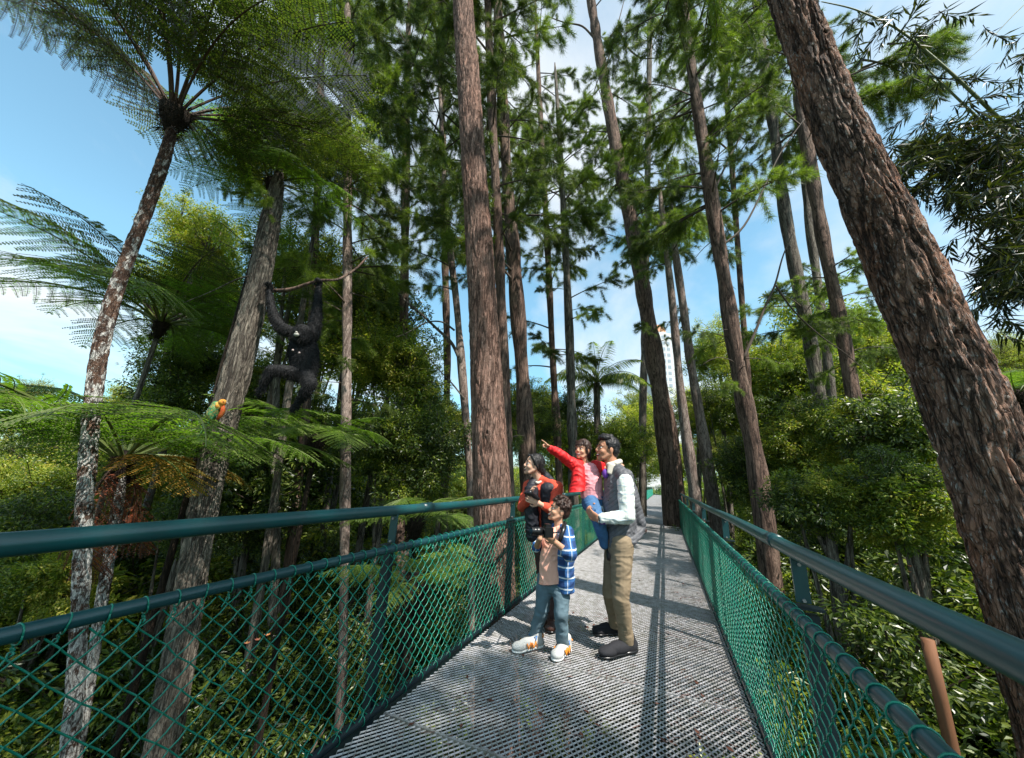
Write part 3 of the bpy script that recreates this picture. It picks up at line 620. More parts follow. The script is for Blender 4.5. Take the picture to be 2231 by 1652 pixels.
# ------------------------------------------------------------------ ferns
def frond(seed, mats, L=2.4, npin=22, up_=.55, dr=1.15, wid=.62, dens=24, ps=.062, hang=0.15):
    rg = np.random.default_rng(seed); b = MB(); t = np.linspace(0, 1, 22)
    an_ = up_-dr*t; x = np.cumsum(np.cos(an_))*L/22; z = np.cumsum(np.sin(an_))*L/22; x -= x[0]; z -= z[0]
    st = np.stack([x, .08*L*np.sin(t*2+seed)*t*.5, z], 1); b.tube(st, .016*(1-t)+.003, 5, 0)
    for k in range(npin):
        f = .16+.82*(k+.5)/npin; p = np.array([np.interp(f, t, st[:, i]) for i in range(3)])
        tg = nrm(np.array([np.cos(np.interp(f, t, an_)), 0, np.sin(np.interp(f, t, an_))]))
        ln = wid*np.clip(np.sin(pi*min(1, (f*.92+.10)))**.7, .12, 1)*rg.uniform(.88, 1.08)
        for sd in (-1, 1):
            if rg.random() < .05: continue
            ln = ln*rg.uniform(.86, 1.08); d = nrm(np.array([rg.uniform(.3, .55)*tg[0], sd, .42*tg[2]-hang*rg.uniform(.1, 1.9)])); s = np.linspace(0, 1, 6)[:, None]
            q = p+d*ln*s+np.array([.10*ln*1, 0, -hang*ln*1.2])*s*s; b.tube(q, .0035, 3, 0, cap=False)
            m_ = max(4, int(dens*ln/wid)); e = (np.arange(m_)+.6)/m_; pq = p+d*ln*e[:, None]+np.array([.10*ln, 0, -hang*ln*1.2])*(e*e)[:, None]
            up = nrm(np.cross(d, tg)*sd*-1); pd = nrm(np.cross(up, d))
            sz = ps*(1.15-.75*e)*(ln/wid*.5+.5)
            for s2 in (-1, 1):
                dd = nrm(pd*s2+d*.35+rg.normal(size=(m_, 3))*.07)
                b.leaves(pq, dd, np.repeat(up[None], m_, 0)+rg.normal(size=(m_, 3))*.15, sz*rg.uniform(.85, 1.15, m_), wid/dens*.78, 1)
    return b.mesh('frond', mats)
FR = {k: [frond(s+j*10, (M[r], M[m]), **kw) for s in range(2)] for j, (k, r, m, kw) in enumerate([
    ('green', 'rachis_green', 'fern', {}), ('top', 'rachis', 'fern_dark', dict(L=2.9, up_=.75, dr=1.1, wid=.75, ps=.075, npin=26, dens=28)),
    ('lacy', 'rachis', 'fern_lacy', dict(L=3.1, up_=.7, dr=1.0, wid=.9, npin=26, dens=34, ps=.085)),
    ('gold', 'rachis_green', 'fern_gold', dict(L=1.3, wid=.4)),
    ('dead', 'rachis', 'fern_dead', dict(L=1.6, up_=.1, dr=2.3, wid=.28, hang=.6, ps=.05))])}
def place_frond(t, src, loc, az, tilt, s, roll=0):
    d = np.array([cos(az)*cos(tilt), sin(az)*cos(tilt), sin(tilt)]); y = nrm(np.cross([0, 0, 1], d)); z = np.cross(d, y)
    y2 = y*cos(roll)+z*sin(roll); z2 = np.cross(d, y2)
    o = link('frond', src, t); o.matrix_local = frame_mat(loc, d, y2, z2, s); return o
def fern(label, D, crown, tpts, bark, kinds, n, s=1., seed=0, fine=0, gap=(0, 2*pi), tilt=(-.1, .3), dead=0, gold=0, group='tree ferns left of the walkway', crown_r=.11):
    rg = np.random.default_rng(seed)
    if tpts: B = trunk_path(tpts, D, 0.05)
    c = P(crown[0], crown[1], D)
    if tpts: b0 = B[0][:3].copy()
    else: b0 = np.array([c[0], c[1], float(ground_z(c[0], c[1]))]); zz = np.linspace(b0[2], c[2], 20); B = np.stack([0*zz+c[0], 0*zz+c[1], zz, 0*zz+.045], 1)
    t = thing('tree_fern', b0, label, 'tree fern', group)
    B[-1][:3] = c
    link('trunk', trunk_mesh(B[:-1] if False else B, bark, b0, fine, seed, .012, 0, (9, .07)), t)
    q = np.array([c-b0+np.array([0, 0, -.35]), c-b0+np.array([0, 0, -.12]), c-b0+np.array([0, 0, .02]), c-b0+np.array([0, 0, .12])])
    bb = MB().tube(q, [B[-2][3], crown_r*1.05, crown_r*1.25, crown_r*.5], 12)
    k = 500; aa = rg.uniform(0, 2*pi, k); hz = rg.uniform(-.4, .12, k); rr = crown_r*(1.0-np.clip(-hz-.1, 0, .3)*1.2)
    bb.needles(np.stack([rr*np.cos(aa), rr*np.sin(aa), hz], 1)+c-b0, np.stack([np.cos(aa), np.sin(aa), rg.uniform(-1.5, 1.2, k)], 1), rg.uniform(.05, .13, k), .012)
    link('crown_base', bb.mesh('crown_base', (M['bark_fernroot'],), True), t)
    for i in range(n):
        az = gap[0]+(gap[1]-gap[0])*(i+rg.uniform(-.3, .3))/n; src = FR[kinds[i % len(kinds)]]
        place_frond(t, src[rg.integers(2)], c-b0+np.array([cos(az), sin(az), 0])*crown_r*.6, az, rg.uniform(*tilt), s*rg.uniform(.82, 1.12), rg.uniform(-.3, .3))
    for i in range(gold): place_frond(t, FR['gold'][i % 2], c-b0, rg.uniform(0, 2*pi), -.2, s*1.0)
    for i in range(dead): place_frond(t, FR['dead'][i % 2], c-b0, rg.uniform(0, 2*pi), rg.uniform(-.6, -.1), s*rg.uniform(.7, 1.1), rg.uniform(-.5, .5))
    return t, B
fern('tallest tree fern, dark umbrella of fronds at top left on a curved white-spotted trunk', 4.0, (383, 245),
     [(158, 1640, 42), (166, 1500, 42), (172, 1350, 42), (180, 1200, 42), (190, 1000, 42), (203, 860, 42), (220, 730, 42), (246, 640, 41), (284, 545, 36), (322, 450, 35), (352, 370, 36), (376, 290, 36), (383, 250, 36)],
     M['bark_lichen'], ['top', 'top', 'lacy', 'top'], 22, 1.12, 5, fine=110, tilt=(.0, .45), dead=0, crown_r=.15)
fern('broad green tree fern with rusty hanging dead fronds, behind the left handrail', 5.2, (272, 1000),
     [(200, 1470, 28), (214, 1350, 28), (234, 1230, 28), (258, 1110, 30), (270, 1030, 34)], M['bark_lichen'], ['green'], 19, 1.4, 9, fine=60, tilt=(-.05, .35), dead=3, gold=2)
fern('tree fern with yellow-tipped fronds against blue sky at far left', 7.0, (352, 705),
     None, M['bark_grey'], ['green', 'green', 'top'], 24, 1.3, 12, tilt=(-.15, .45))
fern('bright sunlit tree fern crown on top of the grey leaning trunk', 5.5, (598, 398),
     None, M['bark_fernroot'], ['green'], 13, .72, 15, tilt=(-.35, .2))
fern('small green fern below the feet of the hanging ape', 6.6, (690, 960), None, M['bark_fernroot'], ['green'], 11, .75, 17, tilt=(-.1, .4))
fern('low green fern seen through the left wire mesh', 4.4, (905, 1275), None, M['bark_fernroot'], ['green'], 10, .42, 21, tilt=(-.1, .4))
fern('feathery fern between the left handrail and the reddish pine', 6.2, (905, 1140), None, M['bark_fernroot'], ['green'], 11, .6, 23, tilt=(-.1, .4))
fern('pale fern peeking out right of the giant leaning trunk', 8.5, (2215, 860), None, M['bark_fernroot'], ['green'], 12, .9, 27, tilt=(-.1, .4), group='ferns')

# ---- palm
def palm_frond(seed):
    rg = np.random.default_rng(seed); b = MB(); t = np.linspace(0, 1, 16); an_ = .9-1.5*t; L = 2.6
    x = np.cumsum(np.cos(an_))*L/16; z = np.cumsum(np.sin(an_))*L/16; st = np.stack([x-x[0], 0*x, z-z[0]], 1); b.tube(st, .02*(1-t)+.004, 5, 0)
    f = np.repeat(np.linspace(.12, .99, 55), 2); p = np.stack([np.interp(f, t, st[:, i]) for i in range(3)], 1); sd = np.tile([-1, 1], 55)
    d = np.stack([.6+0*f, sd, -.35-.5*rg.random(110)], 1); b.leaves(p, d, np.tile([[0, 0, 1.]], (110, 1)), .55*np.sin(pi*(f*.85+.12))+.1, .035, 1, droop=.25)
    return b.mesh('frond', (M['rachis_green'], M['leaf_mid']))
PF = [palm_frond(1), palm_frond(2)]
c = P(1300, 835, 14); g0 = np.array([c[0], c[1], float(ground_z(c[0], c[1]))])
t = thing('palm_tree', g0, 'feather palm with arching fronds against the sky, above the man and girl', 'palm tree')
zz = np.linspace(0, c[2]-g0[2], 14); link('trunk', MB().tube(np.stack([0*zz, 0*zz, zz], 1), .13, 10).mesh('trunk', (M['bark_grey'],), True), t)
for i in range(17):
    o = link('frond', PF[i % 2], t); az = i*2.4; tl = rng.uniform(-.35, .5); d = np.array([cos(az)*cos(tl), sin(az)*cos(tl), sin(tl)]); y = nrm(np.cross([0, 0, 1], d))
    o.matrix_local = frame_mat(c-g0, d, y, np.cross(d, y), rng.uniform(.8, 1.05))

# ------------------------------------------------------------------ broadleaf crowns and bushes
def leafclump(seed, n, leaf, mat, flat=.8, ncl=60, cr=.26):
    """unit-radius uneven ball of leafy twigs"""
    rg = np.random.default_rng(seed); b = MB()
    c = nrm(rg.normal(size=(ncl, 3)))*rg.uniform(.25, 1.0, (ncl, 1))**.6; c[::6] *= rg.uniform(1.1, 1.5, (len(c[::6]), 1)); c *= (1+.3*vnoise(c*1.7, seed)[:, None]); c[:, 2] *= flat
    for q in c[::3]:
        s = np.linspace(0, 1, 4)[:, None]; b.tube(np.array([0, 0, -.35*flat])*(1-s)+q*s, .012, 3, 0, cap=False)
    k = rg.integers(0, ncl, n); r_ = nrm(rg.normal(size=(n, 3)))*rg.uniform(.1, 1, (n, 1))**.55*cr*rg.uniform(.6, 1.25, (ncl, 1))[k]
    r_[:, 2] *= .62; p = c[k]+r_
    d = nrm(r_*2+rg.normal(size=(n, 3))*.12+np.array([0, 0, -.10])); nm = nrm(np.array([0, 0, .8])+rg.normal(size=(n, 3))*.62+p*.45)
    b.leaves(p, d, nm, leaf*rg.uniform(.6, 1.3, n), leaf*rg.uniform(.32, .5, n), 1, droop=.12)
    return b.mesh('foliage', (M['twig'], mat))
LC = [leafclump(s, 4200, .085, M['leaf_mid']) for s in range(3)]
LF = [leafclump(40+s, 5200, .060, M['leaf_far'], ncl=90, cr=.2) for s in range(2)]
BU = [leafclump(60+s, 3000, .13, M['leaf_mid'], .75, 40, .3) for s in range(3)]
BUs = [leafclump(70+s, 4600, .085, M['leaf_mid'], .75, 50, .28) for s in range(2)]
def setmat(o, m):
    o.material_slots[1].link = 'OBJECT'; o.material_slots[1].material = M[m]
def leafy(label, u, v, D, wpx, hpx, mats, n=6, seed=0, group='leafy trees behind the railing', name='leafy_tree', cat='tree', src=None, stem=.10):
    """crown centred on photo position (u, v), wpx by hpx photo units in size"""
    rg = np.random.default_rng(seed); c = P(u, v, D); k = zdepth(c)/FPX; W, Hh = wpx*k/2, hpx*k/2
    g0 = np.array([c[0], c[1], float(ground_z(c[0], c[1]))-.1]); t = thing(name, g0, label, cat, group)
    h = c[2]-g0[2]; s = np.linspace(0, 1, 10); q = np.stack([.15*np.sin(s*5+seed)*h*.1, .1*np.cos(s*4+seed)*h*.1, s*h], 1); q[:, :2] -= q[-1, :2]*s[:, None]
    link('trunk', MB().tube(q, stem*(1.3-.7*s), 9).mesh('trunk', (M['bark_grey'],), True), t)
    for i in range(n):
        e = nrm(rg.normal(size=3))*rg.uniform(.15, .75); r = rg.uniform(.38, .62)
        L = np.array([c[0]-g0[0], c[1]-g0[1], h])+R2*e[0]*W+GF*e[1]*min(W, Hh)+np.array([0, 0, 1.])*e[2]*Hh
        ss = src or (BU+BUs if D < 9.5 else LC); o = link('foliage', ss[rg.integers(len(ss))], t); sc = r*min(W, Hh)*1.25
        a_ = rg.uniform(0, 6.28); ta = rg.uniform(-.6, .6); zx = np.array([sin(ta)*cos(a_), sin(ta)*sin(a_), cos(ta)]); xx = np.array([cos(ta)*cos(a_), cos(ta)*sin(a_), -sin(ta)]); o.matrix_local = frame_mat(L, xx, np.cross(zx, xx), zx, max(sc, .4))
        setmat(o, mats[i % len(mats)])
    for i in range(4):
        e = nrm(rg.normal(size=3)); a0 = q[5+i]; a1 = np.array([e[0]*W*.5, e[1]*W*.4, h+abs(e[2])*Hh*.5]); s3 = np.linspace(0, 1, 5)[:, None]
        link('limb', MB().tube(a0*(1-s3)+a1*s3, np.linspace(stem*.5, stem*.12, 5), 6).mesh('limb', (M['bark_grey'],), True), t)
    return t
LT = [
 # left mid wall; on some trees lighter leaf colours stand for sunlight
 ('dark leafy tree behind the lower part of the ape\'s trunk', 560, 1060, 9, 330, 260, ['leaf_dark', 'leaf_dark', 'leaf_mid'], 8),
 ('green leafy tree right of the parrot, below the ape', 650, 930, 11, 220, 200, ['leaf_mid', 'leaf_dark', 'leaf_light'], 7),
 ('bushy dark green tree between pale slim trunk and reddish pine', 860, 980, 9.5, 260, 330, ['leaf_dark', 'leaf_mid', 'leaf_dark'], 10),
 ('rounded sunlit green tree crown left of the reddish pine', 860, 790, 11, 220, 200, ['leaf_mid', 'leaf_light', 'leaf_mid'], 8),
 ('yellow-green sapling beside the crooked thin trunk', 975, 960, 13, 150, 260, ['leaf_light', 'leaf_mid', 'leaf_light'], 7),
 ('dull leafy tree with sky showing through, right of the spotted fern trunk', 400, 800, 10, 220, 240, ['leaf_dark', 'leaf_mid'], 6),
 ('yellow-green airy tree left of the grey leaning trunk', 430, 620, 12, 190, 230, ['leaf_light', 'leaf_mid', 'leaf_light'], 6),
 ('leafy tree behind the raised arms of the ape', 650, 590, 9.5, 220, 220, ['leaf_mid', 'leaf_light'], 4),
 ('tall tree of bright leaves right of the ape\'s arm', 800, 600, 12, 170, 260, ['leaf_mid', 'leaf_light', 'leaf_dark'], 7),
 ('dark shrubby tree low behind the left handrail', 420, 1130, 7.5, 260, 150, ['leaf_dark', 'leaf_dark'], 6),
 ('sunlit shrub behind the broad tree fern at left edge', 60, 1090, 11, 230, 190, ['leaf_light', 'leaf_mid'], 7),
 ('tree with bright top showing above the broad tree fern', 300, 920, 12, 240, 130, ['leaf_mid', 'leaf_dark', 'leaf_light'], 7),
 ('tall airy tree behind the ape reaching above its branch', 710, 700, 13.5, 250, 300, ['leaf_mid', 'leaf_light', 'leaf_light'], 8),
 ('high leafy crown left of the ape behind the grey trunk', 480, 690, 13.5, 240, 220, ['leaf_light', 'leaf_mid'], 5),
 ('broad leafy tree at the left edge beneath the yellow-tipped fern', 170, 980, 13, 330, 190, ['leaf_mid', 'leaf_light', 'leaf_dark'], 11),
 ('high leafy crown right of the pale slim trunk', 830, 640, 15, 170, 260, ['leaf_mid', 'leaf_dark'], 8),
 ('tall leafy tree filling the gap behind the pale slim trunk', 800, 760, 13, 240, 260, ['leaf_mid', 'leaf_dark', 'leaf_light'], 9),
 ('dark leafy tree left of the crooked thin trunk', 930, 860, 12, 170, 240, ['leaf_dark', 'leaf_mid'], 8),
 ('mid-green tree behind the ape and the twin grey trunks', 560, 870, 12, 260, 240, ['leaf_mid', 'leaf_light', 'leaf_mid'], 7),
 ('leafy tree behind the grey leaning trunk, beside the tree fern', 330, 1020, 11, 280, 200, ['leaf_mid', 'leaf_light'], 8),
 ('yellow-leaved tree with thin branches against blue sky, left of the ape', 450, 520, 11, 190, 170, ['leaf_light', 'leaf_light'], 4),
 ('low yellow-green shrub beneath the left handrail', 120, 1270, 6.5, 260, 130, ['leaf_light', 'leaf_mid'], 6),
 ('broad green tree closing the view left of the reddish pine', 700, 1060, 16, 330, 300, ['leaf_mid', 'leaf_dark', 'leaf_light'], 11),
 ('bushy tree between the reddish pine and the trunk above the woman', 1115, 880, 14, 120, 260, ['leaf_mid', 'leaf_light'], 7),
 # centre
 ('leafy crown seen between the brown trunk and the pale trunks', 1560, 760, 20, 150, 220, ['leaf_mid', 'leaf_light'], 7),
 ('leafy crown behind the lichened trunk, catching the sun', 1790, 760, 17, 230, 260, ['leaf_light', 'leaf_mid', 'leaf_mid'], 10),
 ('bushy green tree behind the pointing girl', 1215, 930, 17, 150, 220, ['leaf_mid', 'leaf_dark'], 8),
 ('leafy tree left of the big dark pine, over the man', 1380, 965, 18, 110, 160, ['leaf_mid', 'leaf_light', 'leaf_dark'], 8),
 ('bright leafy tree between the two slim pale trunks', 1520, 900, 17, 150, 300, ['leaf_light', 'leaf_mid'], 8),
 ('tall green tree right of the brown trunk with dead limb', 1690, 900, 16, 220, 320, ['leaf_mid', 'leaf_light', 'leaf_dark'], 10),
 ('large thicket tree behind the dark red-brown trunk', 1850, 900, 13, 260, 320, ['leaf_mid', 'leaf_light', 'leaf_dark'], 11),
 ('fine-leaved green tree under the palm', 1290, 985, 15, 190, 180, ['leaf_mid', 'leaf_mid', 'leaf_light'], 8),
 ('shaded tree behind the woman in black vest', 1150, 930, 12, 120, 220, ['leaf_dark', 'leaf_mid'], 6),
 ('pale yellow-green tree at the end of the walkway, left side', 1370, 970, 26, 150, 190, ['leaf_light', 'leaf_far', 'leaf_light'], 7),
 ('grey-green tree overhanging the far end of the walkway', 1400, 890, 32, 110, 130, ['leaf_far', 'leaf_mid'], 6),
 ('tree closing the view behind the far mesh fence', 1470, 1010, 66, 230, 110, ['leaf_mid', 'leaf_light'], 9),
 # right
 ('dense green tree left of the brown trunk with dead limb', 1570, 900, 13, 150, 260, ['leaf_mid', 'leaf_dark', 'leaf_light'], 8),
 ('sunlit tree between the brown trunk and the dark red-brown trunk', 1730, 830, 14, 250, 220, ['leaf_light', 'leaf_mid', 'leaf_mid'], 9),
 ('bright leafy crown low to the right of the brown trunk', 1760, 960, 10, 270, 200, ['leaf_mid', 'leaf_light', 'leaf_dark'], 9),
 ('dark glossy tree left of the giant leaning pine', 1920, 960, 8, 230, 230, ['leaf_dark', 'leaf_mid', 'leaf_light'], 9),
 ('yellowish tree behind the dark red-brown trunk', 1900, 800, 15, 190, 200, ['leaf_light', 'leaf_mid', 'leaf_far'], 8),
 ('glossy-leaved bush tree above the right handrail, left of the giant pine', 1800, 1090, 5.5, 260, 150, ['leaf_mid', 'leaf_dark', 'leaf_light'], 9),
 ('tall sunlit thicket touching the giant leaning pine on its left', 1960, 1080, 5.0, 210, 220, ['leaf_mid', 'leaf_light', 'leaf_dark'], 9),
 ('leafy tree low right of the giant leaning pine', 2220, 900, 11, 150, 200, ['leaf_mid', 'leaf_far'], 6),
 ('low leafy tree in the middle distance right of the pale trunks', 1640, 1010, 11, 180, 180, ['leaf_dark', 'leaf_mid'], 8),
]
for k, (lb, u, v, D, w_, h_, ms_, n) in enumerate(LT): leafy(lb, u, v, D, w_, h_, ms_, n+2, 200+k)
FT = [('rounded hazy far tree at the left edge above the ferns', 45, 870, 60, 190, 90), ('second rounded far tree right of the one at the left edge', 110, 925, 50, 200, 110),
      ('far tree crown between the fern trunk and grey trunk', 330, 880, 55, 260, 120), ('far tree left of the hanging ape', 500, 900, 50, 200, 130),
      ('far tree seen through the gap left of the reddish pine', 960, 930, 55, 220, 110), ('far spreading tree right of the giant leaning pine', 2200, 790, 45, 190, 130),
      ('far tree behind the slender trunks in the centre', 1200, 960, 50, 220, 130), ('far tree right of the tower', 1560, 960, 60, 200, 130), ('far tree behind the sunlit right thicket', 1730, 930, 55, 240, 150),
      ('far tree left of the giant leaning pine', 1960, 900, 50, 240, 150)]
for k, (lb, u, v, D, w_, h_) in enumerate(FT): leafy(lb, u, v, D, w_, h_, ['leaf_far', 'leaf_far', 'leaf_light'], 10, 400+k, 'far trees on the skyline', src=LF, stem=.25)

def add_foliage(tree, L, seed):
    t, B = tree; b0 = np.array(t.location); rg = np.random.default_rng(seed)
    for (u, v, D, r, mt, n) in L:
        for k in range(n):
            c = P(u+rg.normal()*r*60, v+rg.normal()*r*45, D+rg.normal()*.35)-b0; o = link('foliage', BUs[rg.integers(2)], t); a_ = rg.uniform(0, 6.28)
            ta = rg.uniform(-.8, .8); zx = np.array([sin(ta)*cos(a_), sin(ta)*sin(a_), cos(ta)]); xx = np.array([cos(ta)*cos(a_), cos(ta)*sin(a_), -sin(ta)])
            o.matrix_local = frame_mat(c, xx, np.cross(zx, xx), zx, rg.uniform(.35, .6)*r*.8); setmat(o, mt[k % len(mt)])
# ---- undergrowth that nobody could count: scattered bush meshes
def scatter(name, protos, pts, scl, idx, rot):
    col = bpy.data.collections.new(name+'_kinds')
    for i, (me, mt) in enumerate(protos):
        o = bpy.data.objects.new('%02d_kind' % i, me); col.objects.link(o)
        if mt: setmat(o, mt)
    me = bpy.data.meshes.new(name); me.from_pydata([tuple(p) for p in pts], [], [])
    for nm, ty_, dat in (('scl', 'FLOAT', scl), ('idx', 'INT', idx), ('rotz', 'FLOAT', rot)):
        at = me.attributes.new(nm, ty_, 'POINT'); at.data.foreach_set('value', np.asarray(dat, np.float32 if ty_ == 'FLOAT' else np.int32))
    ob = link(name, me, kind='stuff')
    g = bpy.data.node_groups.new(name+'_scatter', 'GeometryNodeTree'); g.interface.new_socket('Geometry', in_out='INPUT', socket_type='NodeSocketGeometry'); g.interface.new_socket('Geometry', in_out='OUTPUT', socket_type='NodeSocketGeometry')
    gi, go = g.nodes.new('NodeGroupInput'), g.nodes.new('NodeGroupOutput'); ip = g.nodes.new('GeometryNodeInstanceOnPoints'); ci = g.nodes.new('GeometryNodeCollectionInfo')
    ci.inputs[0].default_value = col; ci.inputs[1].default_value = True; ci.inputs[2].default_value = True; ip.inputs['Pick Instance'].default_value = True
    def att(nm, ty_):
        a_ = g.nodes.new('GeometryNodeInputNamedAttribute'); a_.data_type = ty_; a_.inputs[0].default_value = nm; return a_.outputs[0]
    g.links.new(gi.outputs[0], ip.inputs['Points']); g.links.new(ci.outputs[0], ip.inputs['Instance'])
    g.links.new(att('idx', 'INT'), ip.inputs['Instance Index']); g.links.new(att('scl', 'FLOAT'), ip.inputs['Scale'])
    cx_ = g.nodes.new('ShaderNodeCombineXYZ'); g.links.new(att('rotz', 'FLOAT'), cx_.inputs[2]); g.links.new(cx_.outputs[0], ip.inputs['Rotation'])
    g.links.new(ip.outputs[0], go.inputs[0]); md = ob.modifiers.new('scatter', 'NODES'); md.node_group = g
    return ob
add_foliage(gry, [(600, 340, 5.7, 1.0, ['leaf_light', 'leaf_mid', 'leaf_mid'], 10), (540, 300, 6.2, 1.0, ['leaf_mid', 'leaf_light'], 7), (660, 330, 6.4, 1.1, ['leaf_light', 'leaf_mid'], 7), (610, 230, 6.6, 1.3, ['leaf_mid', 'leaf_dark'], 6)], 5)
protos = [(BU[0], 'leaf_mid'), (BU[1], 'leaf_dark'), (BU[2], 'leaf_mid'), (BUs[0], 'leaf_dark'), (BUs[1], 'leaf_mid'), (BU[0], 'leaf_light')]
def env_right(x, y): return -.68+2.5*np.clip((x-1.6)/5, 0, 1)+.9*np.clip((y-6)/20, 0, 1)
def env_left(x, y): return -3.7+4.0*np.clip((-x-3.5)/9, 0, 1)+1.2*np.clip((y-6)/16, 0, 1)
pts, scl, idx = [], [], []
for (x0, x1, y0, y1, step, env) in ((1.7, 16, -2, 40, 1.05, env_right), (-20, -3.0, -2, 40, 1.15, env_left)):
    for x in np.arange(x0, x1, step):
        for y in np.arange(y0, y1, step):
            d = math.hypot(x, y)
            if d > 14 and rng.random() < .45: continue
            X_, Y_ = x+rng.uniform(-.5, .5), y+rng.uniform(-.5, .5); s = rng.uniform(.55, 1.05)*(1+.02*d)
            tp = float(env(X_, Y_))+rng.uniform(-.45, .25); gz = float(ground_z(X_, Y_))
            for z in (tp-s*.6, tp-s*.6-1.3, tp-s*.6-2.7, tp-s*.6-4.1):
                if z < gz: break
                if abs(X_-(XL+XR)/2) < 1.1+s*.75 and z > -1.2: continue
                pts.append((X_, Y_, z)); scl.append(s); idx.append(rng.choice(6, p=[.07, .12, .07, .38, .32, .04] if x0 > 0 else ([.04, .24, .04, .56, .12, 0.] if X_ > -8.5 else [.1, .14, .1, .3, .26, .10])))  # near left gets mostly dark-leaved kinds, their colour standing in for shade
# under the walkway, shade put in by dark leaf colours; then the far ground
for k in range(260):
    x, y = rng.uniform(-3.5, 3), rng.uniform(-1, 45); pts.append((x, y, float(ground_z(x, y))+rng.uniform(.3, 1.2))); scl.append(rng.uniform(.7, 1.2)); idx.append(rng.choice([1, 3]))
for k in range(1500):
    a_ = rng.uniform(radians(20), radians(178)); d = rng.uniform(24, 150); x, y = d*cos(a_), d*sin(a_)
    if abs(x+.6) < 3 and y < 64: continue
    pts.append((x, y, float(ground_z(x, y))+rng.uniform(1, 3.2))); scl.append(rng.uniform(1.6, 3.2)); idx.append(rng.choice([0, 2, 5]))
ug = scatter('undergrowth', protos, pts, scl, idx, rng.uniform(0, 6.28, len(pts)))

# flowers
b = MB()
for (u, v, D) in [(1905, 1030, 5.5), (1990, 1195, 5.0), (1965, 1228, 4.9), (1672, 1050, 7.5), (560, 1385, 3.5), (1930, 1300, 3.6), (1440, 880, 20)]:
    c = P(u, v, D)
    for j in range(3):
        q = c+rng.normal(size=3)*.06; m_ = 6; aa = rng.uniform(0, 6.28)+np.arange(m_)*2*pi/m_
        b.leaves(np.repeat(q[None], m_, 0), np.stack([np.cos(aa), np.sin(aa), .5+0*aa], 1), np.tile([[0, 0, 1.]], (m_, 1)), .032, .018)
fl = link('flowers', b.mesh('flowers', (M['flower'],)), kind='stuff')

# ---- bamboo
def spray(seed):
    rg = np.random.default_rng(seed); b = MB(); s = np.linspace(0, 1, 8); st = np.stack([s*.55, .05*np.sin(s*4), -.18*s*s], 1); b.tube(st, .004*(1-s)+.0015, 4, 0)
    n = 30; f = rg.uniform(.1, 1, n); p = np.stack([np.interp(f, s, st[:, i]) for i in range(3)], 1)
    d = np.stack([rg.uniform(.2, 1, n), rg.uniform(-.9, .9, n), rg.uniform(-1.0, .25, n)], 1)
    b.leaves(p, d, rg.normal(size=(n, 3))*.6+np.array([0, 0, 1]), rg.uniform(.15, .27, n), rg.uniform(.022, .036, n), 1, droop=.1)
    return b.mesh('leaf_spray', (M['rachis'], M['bamboo_leaf']))
SP = [spray(s) for s in range(5)]
def culm(t, b0, pts, r0, r1):
    q = np.array([P(*e) for e in pts])-b0; s = np.linspace(0, len(q)-1, len(q)*6); q = np.stack([np.interp(s, np.arange(len(q)), q[:, i]) for i in range(3)], 1)
    for _ in range(6): q[1:-1] = .25*q[:-2]+.5*q[1:-1]+.25*q[2:]
    link('culm', MB().tube(q, np.linspace(r0, r1, len(q)), 8).mesh('culm', (M['rachis_green'],), True), t); return q
cl = P(2420, 520, 4.2); b0 = np.array([cl[0]+.6, cl[1], float(ground_z(cl[0], cl[1]))])
t = thing('bamboo', b0, 'dark bamboo with narrow drooping leaves and arching canes at the top right corner', 'bamboo')
Q = [culm(t, b0, [(2500, 700, 4.4), (2330, 400, 4.0), (2180, 262, 3.7), (2080, 165, 3.7), (1960, 62, 3.8), (1860, 18, 4.0), (1790, 4, 4.3)], .03, .007),
     culm(t, b0, [(2500, 760, 4.5), (2350, 470, 4.1), (2160, 285, 3.8), (2060, 190, 3.8), (1990, 120, 3.9)], .026, .008),
     culm(t, b0, [(2480, 800, 4.3), (2330, 560, 4.0), (2231, 410, 3.8), (2140, 352, 3.8), (2040, 320, 3.9), (1960, 330, 4.1)], .02, .006),
     culm(t, b0, [(2480, 860, 4.3), (2360, 620, 4.0), (2260, 480, 3.8), (2200, 560, 3.9), (2160, 640, 4.0)], .016, .005),
     culm(t, b0, [(2231+80, -60, 3.6), (2220, 20, 3.6), (2150, 95, 3.7), (2085, 150, 3.8)], .008, .003)]
link('culm', MB().tube([cl-b0+np.array([.6, 0, 0])*0+np.array([0, 0, 0]), (0, 0, 0)], .03, 8).mesh('culm', (M['rachis_green'],)), t)
SPP = []
def mass(u, v, du, dv, D, n):
    for _ in range(n): SPP.append((u+rng.normal()*du, v+rng.normal()*dv, D+rng.normal()*.25))
mass(2110, 330, 75, 28, 3.9, 56); mass(2030, 375, 45, 35, 4.0, 34); mass(2105, 420, 26, 55, 3.9, 34); mass(2200, 300, 40, 40, 3.8, 34)
mass(2215, 470, 28, 60, 3.8, 60); mass(2205, 580, 28, 40, 3.9, 50); mass(2170, 640, 30, 30, 4.1, 16); mass(2090, 180, 40, 35, 3.7, 7); mass(2190, 90, 40, 60, 3.6, 8)
mass(1985, 90, 40, 25, 3.9, 8); mass(1900, 50, 40, 25, 4.1, 5); mass(1975, 330, 30, 25, 4.1, 8)
for (u, v, D) in SPP:
    o = link('leaf_spray', SP[rng.integers(5)], t); a_ = rng.uniform(0, 6.28); tl = rng.uniform(-.8, .3); d = np.array([cos(a_)*cos(tl), sin(a_)*cos(tl), sin(tl)]); y = nrm(np.cross([0, 0, 1], d))
    c = P(u, v, D)-b0; s = rng.uniform(.6, 1.05); o.matrix_local = frame_mat(c-d*.25*s, d, y, np.cross(d, y), s)
